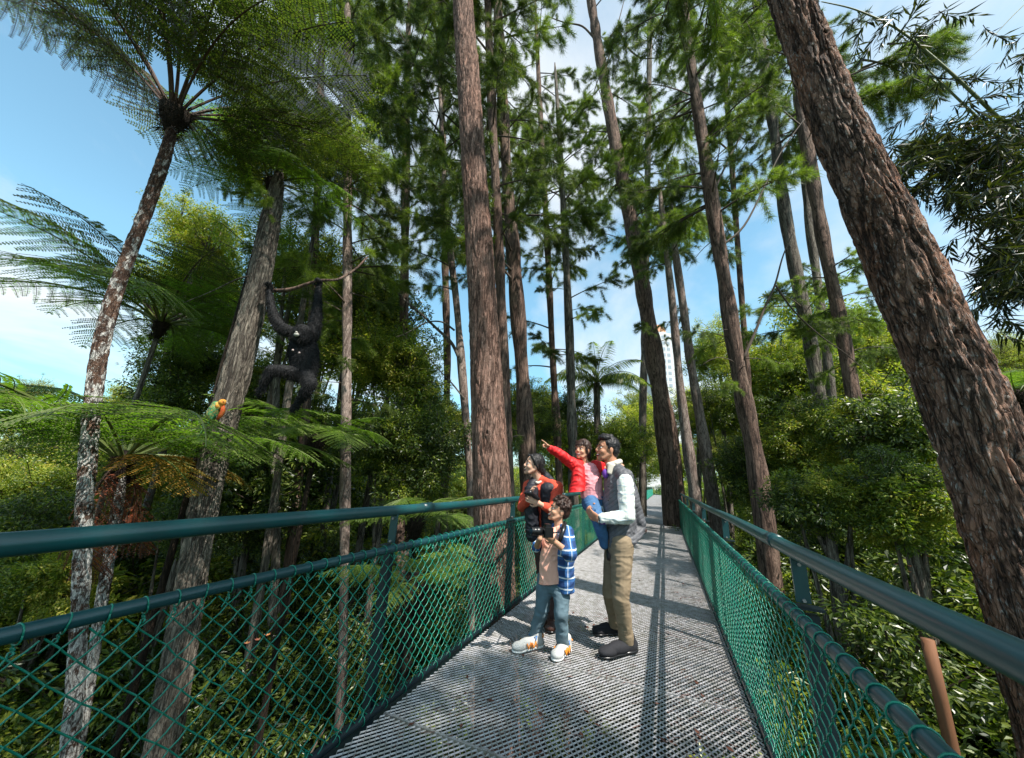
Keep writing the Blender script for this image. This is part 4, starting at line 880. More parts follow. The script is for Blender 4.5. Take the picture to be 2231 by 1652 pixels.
# two pine boughs reaching in behind the bamboo
t, B = big
for (u, v, D, s, n) in [(1960, 130, 5.5, 1.0, 5), (1930, 210, 5.5, .9, 4), (2020, 330, 7, .8, 4), (1900, 640, 8, .7, 3)]:
    for k in range(n):
        o = link('branch', (PB+PBB)[rng.integers(8)], t); a_ = rng.uniform(-.5, .9); d = np.array([cos(a_), sin(a_), .1]); d = nrm(d); y = nrm(np.cross([0, 0, 1], d))
        c = P(u+rng.uniform(-40, 40), v+rng.uniform(-25, 25), D)-np.array(t.location); o.matrix_local = frame_mat(c-d*.8*s, d, y, np.cross(d, y), s*.9)

# ---- wooden stake, tower, litter
c = P(2022, 1400, 2.75); g0 = np.array([c[0], c[1], float(ground_z(c[0], c[1]))])
q = np.linspace(0, c[2]-g0[2]+.02, 20); st = MB().tube(np.stack([0*q, 0*q, q], 1), .034, 10)
tag(link('wooden_stake', st.mesh('wooden_stake', (simplemat('old_wood', (.17, .07, .03), .8, var=.3, vs=12, zs=.2, bs=.4),), True), None, g0), 'upright orange-brown wooden stake below the right handrail', 'stake')
c = P(1447, 930, 170); g0 = np.array([c[0], c[1], -3.]); top = P(1447, 735, 170)[2]+3
tw = thing('tower_block', g0, 'distant white tower with orange domed top, between the slim trunks', 'building')
wall = simplemat('pale_wall', (.66, .66, .66), .8, var=.05); glassm = simplemat('far_window', (.34, .39, .44), .3); roofm = simplemat('orange_roof', (.62, .30, .16), .7)
ca, sa = cos(YAW), sin(YAW); ax = [(ca, sa, 0), (-sa, ca, 0), (0, 0, 1)]; hw = 5.2
link('wall', MB().box((0, 0, top/2), (hw, hw, top/2), ax).mesh('wall', (wall,)), tw)
wmesh = MB().box((0, 0, 0), (.75, .06, .8), ax).mesh('window', (glassm,)); sl_ = MB().box((0, 0, 0), (hw+.07, hw+.07, .14), ax).mesh('floor_band', (wall,))
for k in range(int((top-6)/3.1)):
    zf = top-2.2-k*3.1; link('floor_band', sl_, tw, (0, 0, zf-1.3))
    if k < 22:
        for j in (-1, 0, 1): p_ = np.array(ax[0])*j*2.3-np.array(ax[1])*(hw+.02); link('window', wmesh, tw, (p_[0], p_[1], zf))
an2 = np.linspace(0, pi/2, 7); link('roof', MB().tube(np.stack([0*an2, 0*an2, top+np.sin(an2)*6.5], 1), np.cos(an2)*3.6+.25, 20).mesh('roof', (roofm,), True), tw)
link('roof_drum', MB().tube([(0, 0, top-.2), (0, 0, top+1.2)], 4.0, 20).mesh('roof_drum', (wall,)), tw)
c = P(1412, 925, 120); g0 = np.array([c[0], c[1], -3.]); hh = P(1412, 890, 120)[2]+3
lb = thing('low_building', g0, 'small pale building behind trees at the end of the walkway', 'building')
link('wall', MB().box((0, 0, hh/2), (6, 4, hh/2), ax).mesh('wall', (wall,)), lb); link('roof', MB().box((0, 0, hh+.3), (6.6, 4.6, .3), ax).mesh('roof', (roofm,)), lb)
for j in range(-2, 3):
    for kz in (2, 5): p_ = np.array(ax[0])*j*2.2-np.array(ax[1])*4.02; link('window', wmesh, lb, (p_[0], p_[1], hh-kz))
b = MB(); n = 1500; x = rng.uniform(XL+.1, XR-.1, n); y = 1.4+rng.exponential(3.5, n); a_ = rng.uniform(0, 6.28, n)
cl_ = rng.random(n) < .5; x[cl_] = np.clip(rng.choice([.05, -.6, .25, -1.2], cl_.sum())+rng.normal(size=cl_.sum())*.10, XL+.1, XR-.1); y[cl_] = rng.choice([2.6, 3.2, 2.3, 4.2, 5.6], cl_.sum())+rng.normal(size=cl_.sum())*.16
b.needles(np.stack([x, y, .004+0*x], 1), np.stack([np.cos(a_), np.sin(a_), .04+0*x], 1), rng.uniform(.03, .10, n), .0035)
m_ = 40; b.leaves(np.stack([x[:m_], y[:m_], .006+0*x[:m_]], 1), np.stack([np.cos(a_[:m_]), np.sin(a_[:m_]), 0*x[:m_]], 1), np.tile([[0, 0, 1.]], (m_, 1))+rng.normal(size=(m_, 3))*.2, .05, .022)
link('fallen_needles', b.mesh('fallen_needles', (simplemat('dead_needle', (.10, .035, .02), .8, var=.5),)), kind='stuff')
# ------------------------------------------------------------------ people and animals
_ico = None
def ico():
    global _ico
    if _ico is None:
        import bmesh
        b = bmesh.new(); bmesh.ops.create_icosphere(b, subdivisions=3, radius=1); b.verts.ensure_lookup_table()
        _ico = (np.array([v.co[:] for v in b.verts]), np.array([[v.index for v in f.verts] for f in b.faces])); b.free()
    return _ico
class Blob:
    """solid shapes melted into one continuous skin"""
    def __init__(s): s.b = MB()
    def sph(s, c, r): v, f = ico(); s.b.add(np.asarray(c)+v*r, f); return s
    def ell(s, c, ax, r): v, f = ico(); s.b.add(np.asarray(c)+(v*np.asarray(r))@np.asarray(ax, float), f); return s
    def limb(s, pr):
        pr = [(np.asarray(p, float), r) for p, r in pr]
        for (p, r), (q, r2) in zip(pr[:-1], pr[1:]):
            s.sph(p, r); s.b.tube([p, (p+q)/2, q], [r, (r+r2)/2, r2], 16)
        s.sph(*pr[-1]); return s
    def flat(s, pr, side, k):
        """limb with an oval section: k times wider along side"""
        side = nrm(side)
        for (p, r), (q, r2) in zip(pr[:-1], pr[1:]):
            p, q = np.asarray(p, float), np.asarray(q, float); m = 14
            for e in np.linspace(0, 1, m):
                c = p*(1-e)+q*e; rr = r*(1-e)+r2*e; d = nrm(q-p); sd = nrm(side-d*(side@d)); v, f = ico()
                s.b.add(c+(v*np.array([rr*k, rr, max(rr*.8, np.linalg.norm(q-p)/m*.9)]))@np.array([sd, np.cross(d, sd), d]), f)
        return s
    def build(s, name, mat, base, parent, voxel=.006, smooth=4, fold=0., fs=9., seed=0, dec=None, clips=(), aniso=(1, 1, 1)):
        me = s.b.mesh(name+'_raw', ()); o = bpy.data.objects.new('tmp', me); COL.objects.link(o)
        m = o.modifiers.new('r', 'REMESH'); m.mode = 'VOXEL'; m.voxel_size = voxel
        if smooth: m = o.modifiers.new('s', 'SMOOTH'); m.factor = .5; m.iterations = smooth
        if dec: m = o.modifiers.new('d', 'DECIMATE'); m.ratio = dec
        dg = bpy.context.evaluated_depsgraph_get(); r = bpy.data.meshes.new_from_object(o.evaluated_get(dg)); bpy.data.objects.remove(o); bpy.data.meshes.remove(me)
        n = len(r.vertices); V = np.empty(n*3, np.float32); r.vertices.foreach_get('co', V); V = V.reshape(-1, 3).astype(float)
        if fold:
            Nn = np.empty(n*3, np.float32); r.vertices.foreach_get('normal', Nn); Nn = Nn.reshape(-1, 3)
            q = V*fs*np.asarray(aniso); wp = np.stack([vnoise(q*.6+9, seed+5), vnoise(q*.6+3, seed+6), vnoise(q*.6, seed+7)], 1); wv = .55*vnoise(q, seed)+.9*(.5-np.abs(vnoise(q*1.25+wp*1.2, seed+2))*1.6)+.45*(.5-np.abs(vnoise(q*2.4+wp*1.5+5, seed+1))*1.6); V = V+Nn*(fold*wv)[:, None]
        for p_, n_ in clips:
            n_ = nrm(n_); d_ = (V-np.asarray(p_))@n_; V = V-np.where(d_ > 0, d_, 0)[:, None]*n_
        V = V-np.asarray(base)
        r.vertices.foreach_set('co', V.astype(np.float32).ravel()); r.name = name; r.materials.clear(); r.materials.append(mat)
        r.polygons.foreach_set('use_smooth', np.ones(len(r.polygons), bool)); r.polygons.foreach_set('material_index', np.zeros(len(r.polygons), np.int32)); r.update()
        return link(name, r, parent)
def solid(name, mat, base, parent, fn, smooth=True):
    b = MB(); fn(b); me = b.mesh(name, (mat,), smooth); V = np.empty(len(me.vertices)*3, np.float32); me.vertices.foreach_get('co', V)
    me.vertices.foreach_set('co', (V.reshape(-1, 3)-np.asarray(base)).astype(np.float32).ravel()); return link(name, me, parent)
def addball(b, c, ax, r): v, f = ico(); b.add(np.asarray(c)+(v*np.asarray(r))@np.asarray(ax, float), f)

def strands(o, mat, n, L, dirn, wd=.0018, seed=1, zmin=-9):
    V = np.empty(len(o.data.vertices)*3, np.float32); o.data.vertices.foreach_get('co', V); V = V.reshape(-1, 3); Nn = np.empty(V.size, np.float32); o.data.vertices.foreach_get('normal', Nn); Nn = Nn.reshape(-1, 3)
    rg = np.random.default_rng(seed); k = rg.integers(0, len(V), n); b = MB(); b.needles(V[k]-Nn[k]*.002, nrm(Nn[k]*.35+np.asarray(dirn)+rg.normal(size=(n, 3))*.30), rg.uniform(.5, 1.2, n)*L, wd)
    return link('strands', b.mesh('strands', (mat,)), o)
# image-plane directions at a person: right on the picture, away from the viewer, up
IR = np.array([cos(YAW), sin(YAW), 0.]); IA = GF.copy(); IU = np.array([0, 0, 1.])
def hframe(f, u):
    f = nrm(f); u = np.asarray(u, float); u = nrm(u-f*(u@f)); return f, u, np.cross(f, u)
def add_head(B, c, f, u, s, lady=0):
    f, u, r = hframe(f, u); A = np.array([f, r, u]); k = s
    L = lambda a, b_, d: c+k*(f*a+r*b_+u*d)
    B.ell(L(-.012, 0, .022), A, np.array([.098, .077, .098])*k)
    B.ell(L(.030, 0, -.030), A, np.array([.062, .062, .078])*k)
    B.ell(L(.045, 0, -.072), A, np.array([.045, .045, .042])*k)
    B.sph(L(.074, 0, -.100), .020*k)
    for sg in (-1, 1):
        B.limb([(L(-.012, sg*.058, -.045), .022*k), (L(.045, sg*.032, -.092), .020*k)])
        B.sph(L(.060, sg*.036, -.034), .026*k); B.ell(L(.078, sg*.032, .024), A, np.array([.012, .024, .008])*k)
        B.ell(L(-.012, sg*.080, -.012), A, np.array([.019, .008, .031])*k)
    B.limb([(L(.088, 0, .004), .010*k), (L(.104, 0, -.022), .012*k)]); B.ell(L(.101, 0, -.030), A, np.array([.013, .018, .010])*k)
    B.ell(L(.082, 0, -.055), A, np.array([.014, .028, .008])*k); B.ell(L(.082, 0, -.084), A, np.array([.013, .024, .010])*k)
def face(par, base, c, f, u, s, hairmat, smile=1., openm=1.):
    f, u, r = hframe(f, u); A = np.array([f, r, u]); k = s; L = lambda a, b_, d: c+k*(f*a+r*b_+u*d)
    for sg in (-1, 1):
        solid('eye', M['eye_w'], base, par, lambda b: addball(b, L(.077, sg*.032, .004), A, np.array([.013, .0135, .0062])*k))
        solid('iris', M['eye_b'], base, par, lambda b: addball(b, L(.085, sg*.033, .004), A, np.array([.0075, .0075, .0068])*k))
        solid('eyebrow', hairmat, base, par, lambda b: b.tube([L(.088, sg*.014, .026), L(.089, sg*.032, .034), L(.074, sg*.052, .028)], [.003*k, .0045*k, .002*k], 6))
    solid('mouth', M['mouth_in'], base, par, lambda b: addball(b, L(.086, 0, -.070), A, np.array([.012, .025*smile, .011*openm])*k))
    solid('teeth', M['teeth'], base, par, lambda b: addball(b, L(.089, 0, -.0655), A, np.array([.010, .021*smile, .0045])*k))
    def lips(b):
        a_ = np.linspace(0, 2*pi, 15); b.tube([L(.094-.010*abs(cos(x)), .026*smile*cos(x), -.070+.0125*openm*sin(x)+.004*abs(cos(x))) for x in a_], .0036*k, 6, cap=False)
    solid('lips', M['lip'], base, par, lips)
def add_hand(B, w_, d, pal, thumb, s, curl=(.5, .5, .5, .5), th=.5, spread=.0, r0=.0088):
    """w_ wrist, d palm direction, pal palm normal (fingers curl that way), thumb = +1/-1 side along d x pal"""
    d = nrm(d); pal = nrm(np.asarray(pal)-d*(np.asarray(pal)@d)); l = np.cross(d, pal); A = np.array([d, l, pal])
    w_ = np.asarray(w_, float); B.ell(w_+d*.048*s, A, np.array([.052, .040, .016])*s); B.ell(w_+d*.010*s, A, np.array([.03, .028, .02])*s)
    for j in range(4):
        off = (1.5-j)*.0195*thumb; p = w_+(d*(.088-.004*abs(1.3-j))+l*off)*s; dd = nrm(d+l*(1.5-j)*thumb*spread); ln = [.040, .045, .041, .032][j]
        ch = [(w_+d*.05*s+l*off*.8*s, r0*s), (p, r0*s)]; an_ = 0
        for q, fr in enumerate((1., .68, .5)):
            an_ += curl[j]*(.7 if q == 0 else 1.); e = dd*cos(an_)+pal*sin(an_); p = p+e*ln*fr*s; ch.append((p, (r0-.001*(q+1))*s))
        B.limb(ch)
    p = w_+(d*.022+l*.030*thumb)*s; q = p+(d*.030+l*.026*thumb+pal*.020*th)*s; q2 = q+(d*.030+l*.004*thumb+pal*.022*th)*s
    B.limb([(w_+d*.02*s+l*.012*thumb*s, .014*s), (p, .0115*s), (q, .0105*s), (q2, .0085*s)])
def shoe(name, par, base, heel, toe, s, mats, up_=IU, white=False):
    heel, toe = np.asarray(heel, float), np.asarray(toe, float); d = toe-heel; L = np.linalg.norm(d); d /= L; l = nrm(np.cross(up_, d)); up2 = np.cross(d, l); A = np.array([d, l, up2])
    pt = lambda a, b_, h: heel+d*a*L+l*b_+up2*h
    B = Blob(); B.ell(pt(.18, 0, .052*s), A, np.array([.22*L, .042*s, .054*s])); B.ell(pt(.48, 0, .050*s), A, np.array([.36*L, .046*s, .046*s])); B.ell(pt(.78, 0, .040*s), A, np.array([.23*L, .052*s, .036*s])); B.limb([(pt(.16, 0, .06*s), .040*s), (pt(.17, 0, .105*s), .040*s)])
    o = B.build(name, mats[0], base, par, .006, 3)
    C = Blob(); C.ell(pt(.18, 0, .016*s), A, np.array([.23*L, .042*s, .020*s])); C.ell(pt(.5, 0, .014*s), A, np.array([.34*L, .040*s, .017*s])); C.ell(pt(.76, 0, .014*s), A, np.array([.25*L, .049*s, .017*s]))
    c_ = C.build('sole', mats[1], base, o, .006, 2)
    def laces(b):
        for q in range(4): a_ = .36+.09*q; h = .088-.017*q; b.tube([pt(a_, -.022*s, h*s-.008), pt(a_+.03, 0, h*s+.002), pt(a_, .022*s, h*s-.008)], .0042*s if white else .0022*s, 6)
        if white: b.tube([pt(.34, -.02*s, .09*s), pt(.30, -.045*s, .11*s), pt(.36, -.05*s, .085*s)], .004*s, 6); b.tube([pt(.34, .02*s, .09*s), pt(.28, .04*s, .105*s), pt(.34, .05*s, .08*s)], .004*s, 6)
    solid('laces', mats[2], base, o, laces)
    if white:
        for sg in (-1, 1):
            for z0 in (.30, .47): solid('side_mark', mats[3], base, o, lambda b: b.tube([pt(z0, sg*.052*s, .028*s), pt(z0+.03, sg*.050*s, .072*s), pt(z0+.12, sg*.054*s, .032*s), pt(z0+.15, sg*.049*s, .068*s)], .0065*s, 6))
        solid('heel_trim', mats[3], base, o, lambda b: b.tube([pt(.06, -.036*s, .09*s), pt(-.03, 0, .095*s), pt(.06, .036*s, .09*s)], .007*s, 6))
    return o

# ============================================================ the man
Dm = 3.42
g = G(1345, 1425); mb = np.array([g[0], g[1], 0.])
man = thing('person', mb, 'dark-haired man in grey quilted vest and pale checked shirt, holding up the girl in red', 'person', 'family on the walkway')
def J(u, v, D): return P(u, v, D)
hip = (J(1349, 1180, 3.48)); hipN, hipF = hip-IA*.09, hip+IA*.09
kN, kF = J(1352, 1300, 3.36), J(1330, 1292, 3.62); aN, aF = J(1366, 1398, 3.46), J(1342, 1362, 3.80)
chest = J(1350, 1070, 3.52); shN, shF = J(1362, 1050, 3.36), J(1338, 1050, 3.72); neck = J(1336, 1018, 3.54); hc = J(1322, 979, 3.54)
elN = J(1368, 1126, 3.28); wrN = J(1305, 1132, 3.30); hdN = J(1288, 1120, 3.32)
elF = J(1335, 1120, 3.80); wrF = J(1305, 1112, 3.52)
B = Blob()
B.flat([(hip, .125), (J(1350, 1130, 3.5), .115), (chest, .125), (J(1348, 1040, 3.53), .105)], IA, 1.35)
B.limb([(neck-IU*.02, .064), (hc-IU*.05+IR*.02, .056)]); B.limb([(shN, .06), (J(1348, 1040, 3.53), .07), (shF, .06)])
hf = nrm(-IR*1+IU*.10-IA*.18); add_head(B, hc, hf, IU+IR*.12, 1.0)
B.limb([(shN, .056), (elN, .044), (wrN, .029)]); B.limb([(shF, .056), (elF, .044), (wrF, .03)])
add_hand(B, wrN, nrm(hdN-wrN), IU*.6+IA*.7, 1, 1.0, (.85, .8, .75, .7), .8)
add_hand(B, wrF, nrm(-IR+IU*.1-IA*.3), -IU*.2-IA*.9, 1, 1.0, (.8, .8, .8, .8), .6)
for a_, k_, an_ in ((hipN, kN, aN), (hipF, kF, aF)): B.limb([(a_, .090), (k_, .060), (an_, .040)])
for an_, he_, to_ in ((aN, G(1386, 1421), G(1306, 1437)), (aF, G(1352, 1383), G(1291, 1385))):
    tz = he_*.35+to_*.65+IU*.03; an3 = he_*.82+to_*.18+IU*.06; B.limb([(an_, .036), (an3, .030), (an3*.35+tz*.65+IU*.01, .018)])
B.build('body', M['skin_man'], mb, man, .0052, 3, dec=.5)
face(man, mb, hc, hf, IU+IR*.12, 1.0, M['hair_black'], 1.15, 1.0)
f_, u_, r_ = hframe(hf, IU+IR*.12); A = np.array([f_, r_, u_])
H = Blob(); H.ell(hc-f_*.026+u_*.042, A, (.094, .086, .096)); H.ell(hc-f_*.058+u_*.0, A, (.056, .079, .082)); H.ell(hc+f_*.020+u_*.104, A, (.078, .070, .034)); H.limb([(hc-f_*.075-u_*.05, .030), (hc-f_*.05-u_*.07, .03)])
H.limb([(hc+f_*.080+u_*.092, .018), (hc+f_*.050+u_*.124, .024), (hc-f_*.03+u_*.125, .03)])
for sg in (-1, 1): H.limb([(hc+f_*.020+r_*sg*.070+u_*.055, .016), (hc+f_*.012+r_*sg*.076+u_*.0, .007)])
hh_ = H.build('hair', M['hair_black'], mb, man, .005, 1, fold=.0045, fs=55, aniso=(1, 1, .5))
strands(hh_, M['hair_black'], 2600, 0.024, -f_*.7-IU*.2+IR*.2)
T = Blob()   # trousers
T.flat([(hip+IU*.04, .118), (hip-IU*.06, .118)], IA, 1.3)
for a_, k_, an_, sg in ((hipN, kN, aN, -1), (hipF, kF, aF, 1)): T.limb([(a_, .100), (a_*.5+k_*.5, .088), (k_, .072), (k_*.45+an_*.55, .062), (an_-IU*.02, .060)])
T.build('trousers', M['khaki'], mb, man, .007, 3, fold=.0055, fs=9, seed=3, aniso=(1, 1, 1.9), clips=[(np.array([0, 0, .07]), -IU)])
S = Blob()   # shirt: sleeves, collar, body
S.limb([(shN, .072), (shN*.5+elN*.5, .070), (elN, .062), (elN*.4+wrN*.6, .052), (wrN+nrm(elN-wrN)*.03, .045)]); S.limb([(shF, .07), (elF, .06), (wrF+nrm(elF-wrF)*.05, .042)])
S.build('shirt', M['plaid_pale'], mb, man, .006, 3, fold=.008, fs=11, seed=5, aniso=(1, 1, 1.4))
V_ = Blob()  # vest, flaring out behind
V_.flat([(J(1349, 1190, 3.5), .148), (J(1348, 1140, 3.5), .146), (J(1348, 1085, 3.52), .142), (J(1346, 1048, 3.53), .125)], IA, 1.22)
V_.limb([(J(1360, 1040, 3.38), .066), (J(1348, 1026, 3.46), .066), (J(1342, 1024, 3.6), .066), (J(1345, 1038, 3.70), .07)])
V_.limb([(J(1364, 1038, 3.54), .068), (J(1374, 1080, 3.54), .075), (J(1386, 1130, 3.54), .075)])
V_.flat([(J(1366, 1080, 3.54), .09), (J(1390, 1140, 3.54), .070)], IA, 1.6)
V_.flat([(J(1393, 1142, 3.54), .055), (J(1380, 1165, 3.52), .08), (J(1356, 1178, 3.5), .12)], IA, 1.6)
V_.build('quilted_vest', M['quilt'], mb, man, .007, 3, fold=.006, fs=12, seed=8, clips=[(J(1350, 1190, 3.5), -IU+IR*.0), (J(1400, 1160, 3.5), nrm(-IU*.85+IR*.55)), (J(1316, 1100, 3.5), -IR*1-IU*.05)])
Cb = Blob(); Cb.limb([(neck+IU*.020-IR*.060-IA*.05, .020), (neck+IU*.035-IA*.075, .024), (neck+IU*.055+IR*.060-IA*.02, .026), (neck+IU*.05+IR*.05+IA*.05, .024), (neck+IU*.02+IA*.07-IR*.02, .02)]); Cb.flat([(neck+IU*.015-IR*.035-IA*.080, .022), (neck-IU*.060-IR*.060-IA*.085, .014)], IR, 1.9)
Cb.build('collar', M['cream'], mb, man, .005, 2)
solid('undershirt', M['purple'], mb, man, lambda b: addball(b, J(1319, 1032, 3.49), np.eye(3), (.030, .03, .045)))
solid('cuff', M['purple'], mb, man, lambda b: b.tube([wrN+nrm(elN-wrN)*.045, wrN+nrm(elN-wrN)*.005], [.046, .040], 14))
solid('watch', M['black_pl'], mb, man, lambda b: b.tube([wrN+nrm(elN-wrN)*.012, wrN-nrm(elN-wrN)*.006], [.038, .037], 14))
for v in (1060, 1090, 1120, 1150): solid('button', M['black_pl'], mb, man, lambda b: addball(b, J(1326, v, 3.31), np.eye(3), (.008, .008, .008)))
def xy0(p, z=0): return np.array([p[0], p[1], z])
shoe('shoe', man, mb, xy0(G(1386, 1421)), xy0(G(1306, 1437)), 1.12, (M['shoe_black'], M['black_pl'], M['shoe_grey']))
shoe('shoe', man, mb, xy0(G(1352, 1383)), xy0(G(1291, 1385)), 1.08, (M['shoe_black'], M['black_pl'], M['shoe_grey']))

# ============================================================ the girl on his arm
gb = J(1290, 1100, 3.66)
girl = thing('person', gb, 'small girl in red jacket and pink shirt pointing, carried by the man', 'person', 'family on the walkway')
hcg = J(1269, 980, 3.66); gf = nrm(-IR*.75-IA*.75+IU*.05); ks = .80
ghip = J(1291, 1090, 3.66); gch = J(1282, 1035, 3.66); gn = J(1274, 1004, 3.68)
gsL, gsR = J(1255, 1016, 3.62), J(1296, 1014, 3.72)
B = Blob(); B.flat([(ghip, .085), (J(1288, 1065, 3.66), .078), (gch, .085), (J(1279, 1018, 3.67), .065)], IR, 1.2); B.limb([(gn-IU*.03, .042), (hcg-IU*.04, .040)])
add_head(B, hcg, gf, IU+IR*.05, ks)
ge, gw = J(1222, 991, 3.55), J(1197, 976, 3.5); B.limb([(gsL, .038), (ge, .028), (gw, .020)])
add_hand(B, gw, nrm(J(1174, 957, 3.45)-gw), -IU*.9-IA*.3, 1, .70, (.02, 1.35, 1.4, 1.4), .9, r0=.0105)
ge2, gw2 = J(1325, 1022, 3.86), J(1346, 1012, 3.74); B.limb([(gsR, .038), (ge2, .028), (gw2, .021)]); add_hand(B, gw2, nrm(J(1354, 1010, 3.64)-gw2), -IA*.4-IU*.8, 1, .70, (.5, .5, .5, .5), .5, r0=.0105)
gk, ga = J(1306, 1140, 3.40), J(1318, 1190, 3.46); gk2, ga2 = J(1345, 1130, 3.72), J(1392, 1150, 3.70)
B.limb([(J(1286, 1098, 3.58), .065), (gk, .045), (ga, .032)]); B.limb([(J(1296, 1098, 3.74), .06), (gk2, .045), (ga2, .032)])
B.build('body', M['skin'], gb, girl, .0048, 2, dec=.5); face(girl, gb, hcg, gf, IU, ks, M['hair_brown'], 1.1, .6)
f_, u_, r_ = hframe(gf, IU); A = np.array([f_, r_, u_])
H = Blob(); H.ell(hcg-f_*.022+u_*.034, A, np.array([.096, .088, .098])*ks*1.03); H.ell(hcg-f_*.05-u_*.03, A, np.array([.055, .08, .09])*ks)
for k in range(7): x = (k-3)/3; H.limb([(hcg+f_*.045*ks+r_*x*.055*ks+u_*.095*ks, .017*ks), (hcg+f_*(.088-.03*x*x)*ks+r_*x*.062*ks+u_*.052*ks, .009*ks)])
for sg in (-1, 1): H.limb([(hcg+r_*sg*.068*ks+u_*.05*ks+f_*.03*ks, .018*ks), (hcg+r_*sg*.077*ks-u_*.05*ks+f_*.0, .013*ks)])
hh_ = H.build('hair', M['hair_brown'], gb, girl, .005, 1, fold=.003, fs=60, aniso=(1, 1, .35))
strands(hh_, M['hair_brown'], 2200, 0.03, -IU*1.)
S = Blob(); S.flat([(J(1291, 1092, 3.64), .100), (J(1288, 1050, 3.64), .092), (J(1281, 1022, 3.65), .078)], IR, 1.15); S.build('pink_shirt', M['pink'], gb, girl, .006, 3, fold=.007, fs=16, seed=2, clips=[(J(1290, 1087, 3.6), -IU)])
S = Blob(); S.limb([(gsL, .058), (ge, .046), (gw-nrm(gw-ge)*.015, .036)]); S.limb([(gsR, .056), (ge2, .046), (gw2, .032)])
S.flat([(J(1262, 1020, 3.60), .055), (J(1259, 1050, 3.57), .062), (J(1257, 1080, 3.55), .066)], IR, 1.12); S.flat([(J(1268, 1020, 3.72), .07), (J(1268, 1075, 3.74), .075)], IR, 1.4); S.flat([(J(1305, 1022, 3.68), .035), (J(1308, 1068, 3.68), .03)], IA, 1.6)
S.limb([(gsL, .06), (J(1264, 1012, 3.66), .05)])
S.build('red_jacket', M['red'], gb, girl, .006, 3, fold=.0085, fs=13, seed=6, clips=[(J(1262, 1070, 3.6), -IU+IR*.12), (J(1278, 1040, 3.5), IR*1-IA*.9)])
S = Blob(); S.flat([(J(1292, 1086, 3.64), .092), (J(1294, 1100, 3.64), .095)], IR, 1.2); S.limb([(J(1288, 1098, 3.56), .078), (gk, .058), (J(1317, 1185, 3.45), .044)]); S.limb([(J(1296, 1098, 3.74), .074), (gk2, .056), (ga2, .044)])
S.build('jeans', M['denim'], gb, girl, .0065, 3, fold=.006, fs=14, seed=4)
d = IR*.4-IU*.6; shoe('shoe', girl, gb, J(1316, 1196, 3.46)+IR*.02, J(1322, 1222, 3.44), .62, (M['boot'], M['black_pl'], M['shoe_grey']), up_=IR)
shoe('shoe', girl, gb, J(1386, 1160, 3.70), J(1409, 1163, 3.62), .62, (M['boot'], M['black_pl'], M['shoe_grey']))

# ============================================================ the woman
Dw = 3.95
lb_ = xy0(J(1190, 1350, 4.0)); lady = thing('person', lb_, 'woman with ponytail in black vest and orange top holding binoculars, at the railing', 'person', 'family on the walkway')
hcw = J(1162, 1013, 3.92); wf = nrm(-IR*1-IA*.30+IU*.14)
whip = J(1196, 1185, 4.02); wch = J(1186, 1085, 3.98); wn = J(1174, 1044, 3.96); wsN, wsF = J(1213, 1062, 3.86), J(1152, 1060, 4.05)
weN, wwN = J(1208, 1116, 3.72), J(1176, 1098, 3.62); weF, wwF = J(1138, 1104, 3.92), J(1152, 1086, 3.70)
B = Blob(); B.flat([(whip, .115), (J(1192, 1140, 4.), .10), (wch, .105), (J(1181, 1058, 3.97), .085)], IR, 1.25); B.limb([(wsN, .05), (J(1181, 1055, 3.97), .06), (wsF, .05)]); B.limb([(wn-IU*.03, .050), (hcw-IU*.05+IR*.015, .046)])
add_head(B, hcw, wf, IU+IR*.15, .93); B.limb([(wsN, .046), (weN, .036), (wwN, .024)]); B.limb([(wsF, .046), (weF, .036), (wwF, .024)])
add_hand(B, wwN, nrm(-IR*.9+IU*.35), IA*.9+IU*.2, 1, .92, (.45, .45, .45, .5), .7, .1); add_hand(B, wwF, nrm(IR*.15+IU*.9-IA*.3), IR*.9-IA*.2, 1, .92, (.5, .5, .5, .5), .6, .1)
for sg, kx, fx in ((-1, J(1188, 1270, 3.9), J(1190, 1346, 4.02)), (1, J(1206, 1275, 3.95), J(1206, 1368, 3.86))): B.limb([(whip+IR*.07*sg, .09), (kx, .055), (np.array([fx[0], fx[1], .09]), .038)])
B.build('body', M['skin_lady'], lb_, lady, .0052, 3, dec=.5); face(lady, lb_, hcw, wf, IU+IR*.15, .93, M['hair_black'], .9, 1.3)
f_, u_, r_ = hframe(wf, IU+IR*.15); A = np.array([f_, r_, u_])
H = Blob(); H.ell(hcw-f_*.026+u_*.036, A, (.090, .082, .092)); H.ell(hcw-f_*.055-u_*.0, A, (.052, .074, .075))
for sg in (-1, 1): H.limb([(hcw+f_*.050+r_*sg*.040+u_*.088, .018), (hcw+f_*.018+r_*sg*.072+u_*.04, .016), (hcw-f_*.02+r_*sg*.074-u_*.02, .014)])
H.limb([(hcw-f_*.09-u_*.02, .032), (hcw-f_*.13-u_*.06, .030), (hcw-f_*.18-u_*.11, .022), (hcw-f_*.21-u_*.15, .012)]); hh_ = H.build('hair', M['hair_black'], lb_, lady, .005, 1, fold=.003, fs=60, aniso=(1, 1, .4))
strands(hh_, M['hair_black'], 2600, 0.035, -f_*.9-IU*.3)
S = Blob(); S.flat([(J(1194, 1190, 4.), .125), (J(1190, 1120, 3.98), .116), (J(1182, 1066, 3.97), .110)], IR, 1.2); S.limb([(wsN, .068), (J(1180, 1050, 3.96), .07), (wsF, .062)]); S.limb([(wsN, .066), (weN, .056), (wwN+nrm(weN-wwN)*.06, .04)]); S.limb([(wsF, .064), (weF, .054), (wwF+nrm(weF-wwF)*.06, .04)])
S.build('orange_top', M['orange'], lb_, lady, .0065, 3, fold=.008, fs=12, seed=12, clips=[(J(1190, 1190, 4), -IU)])
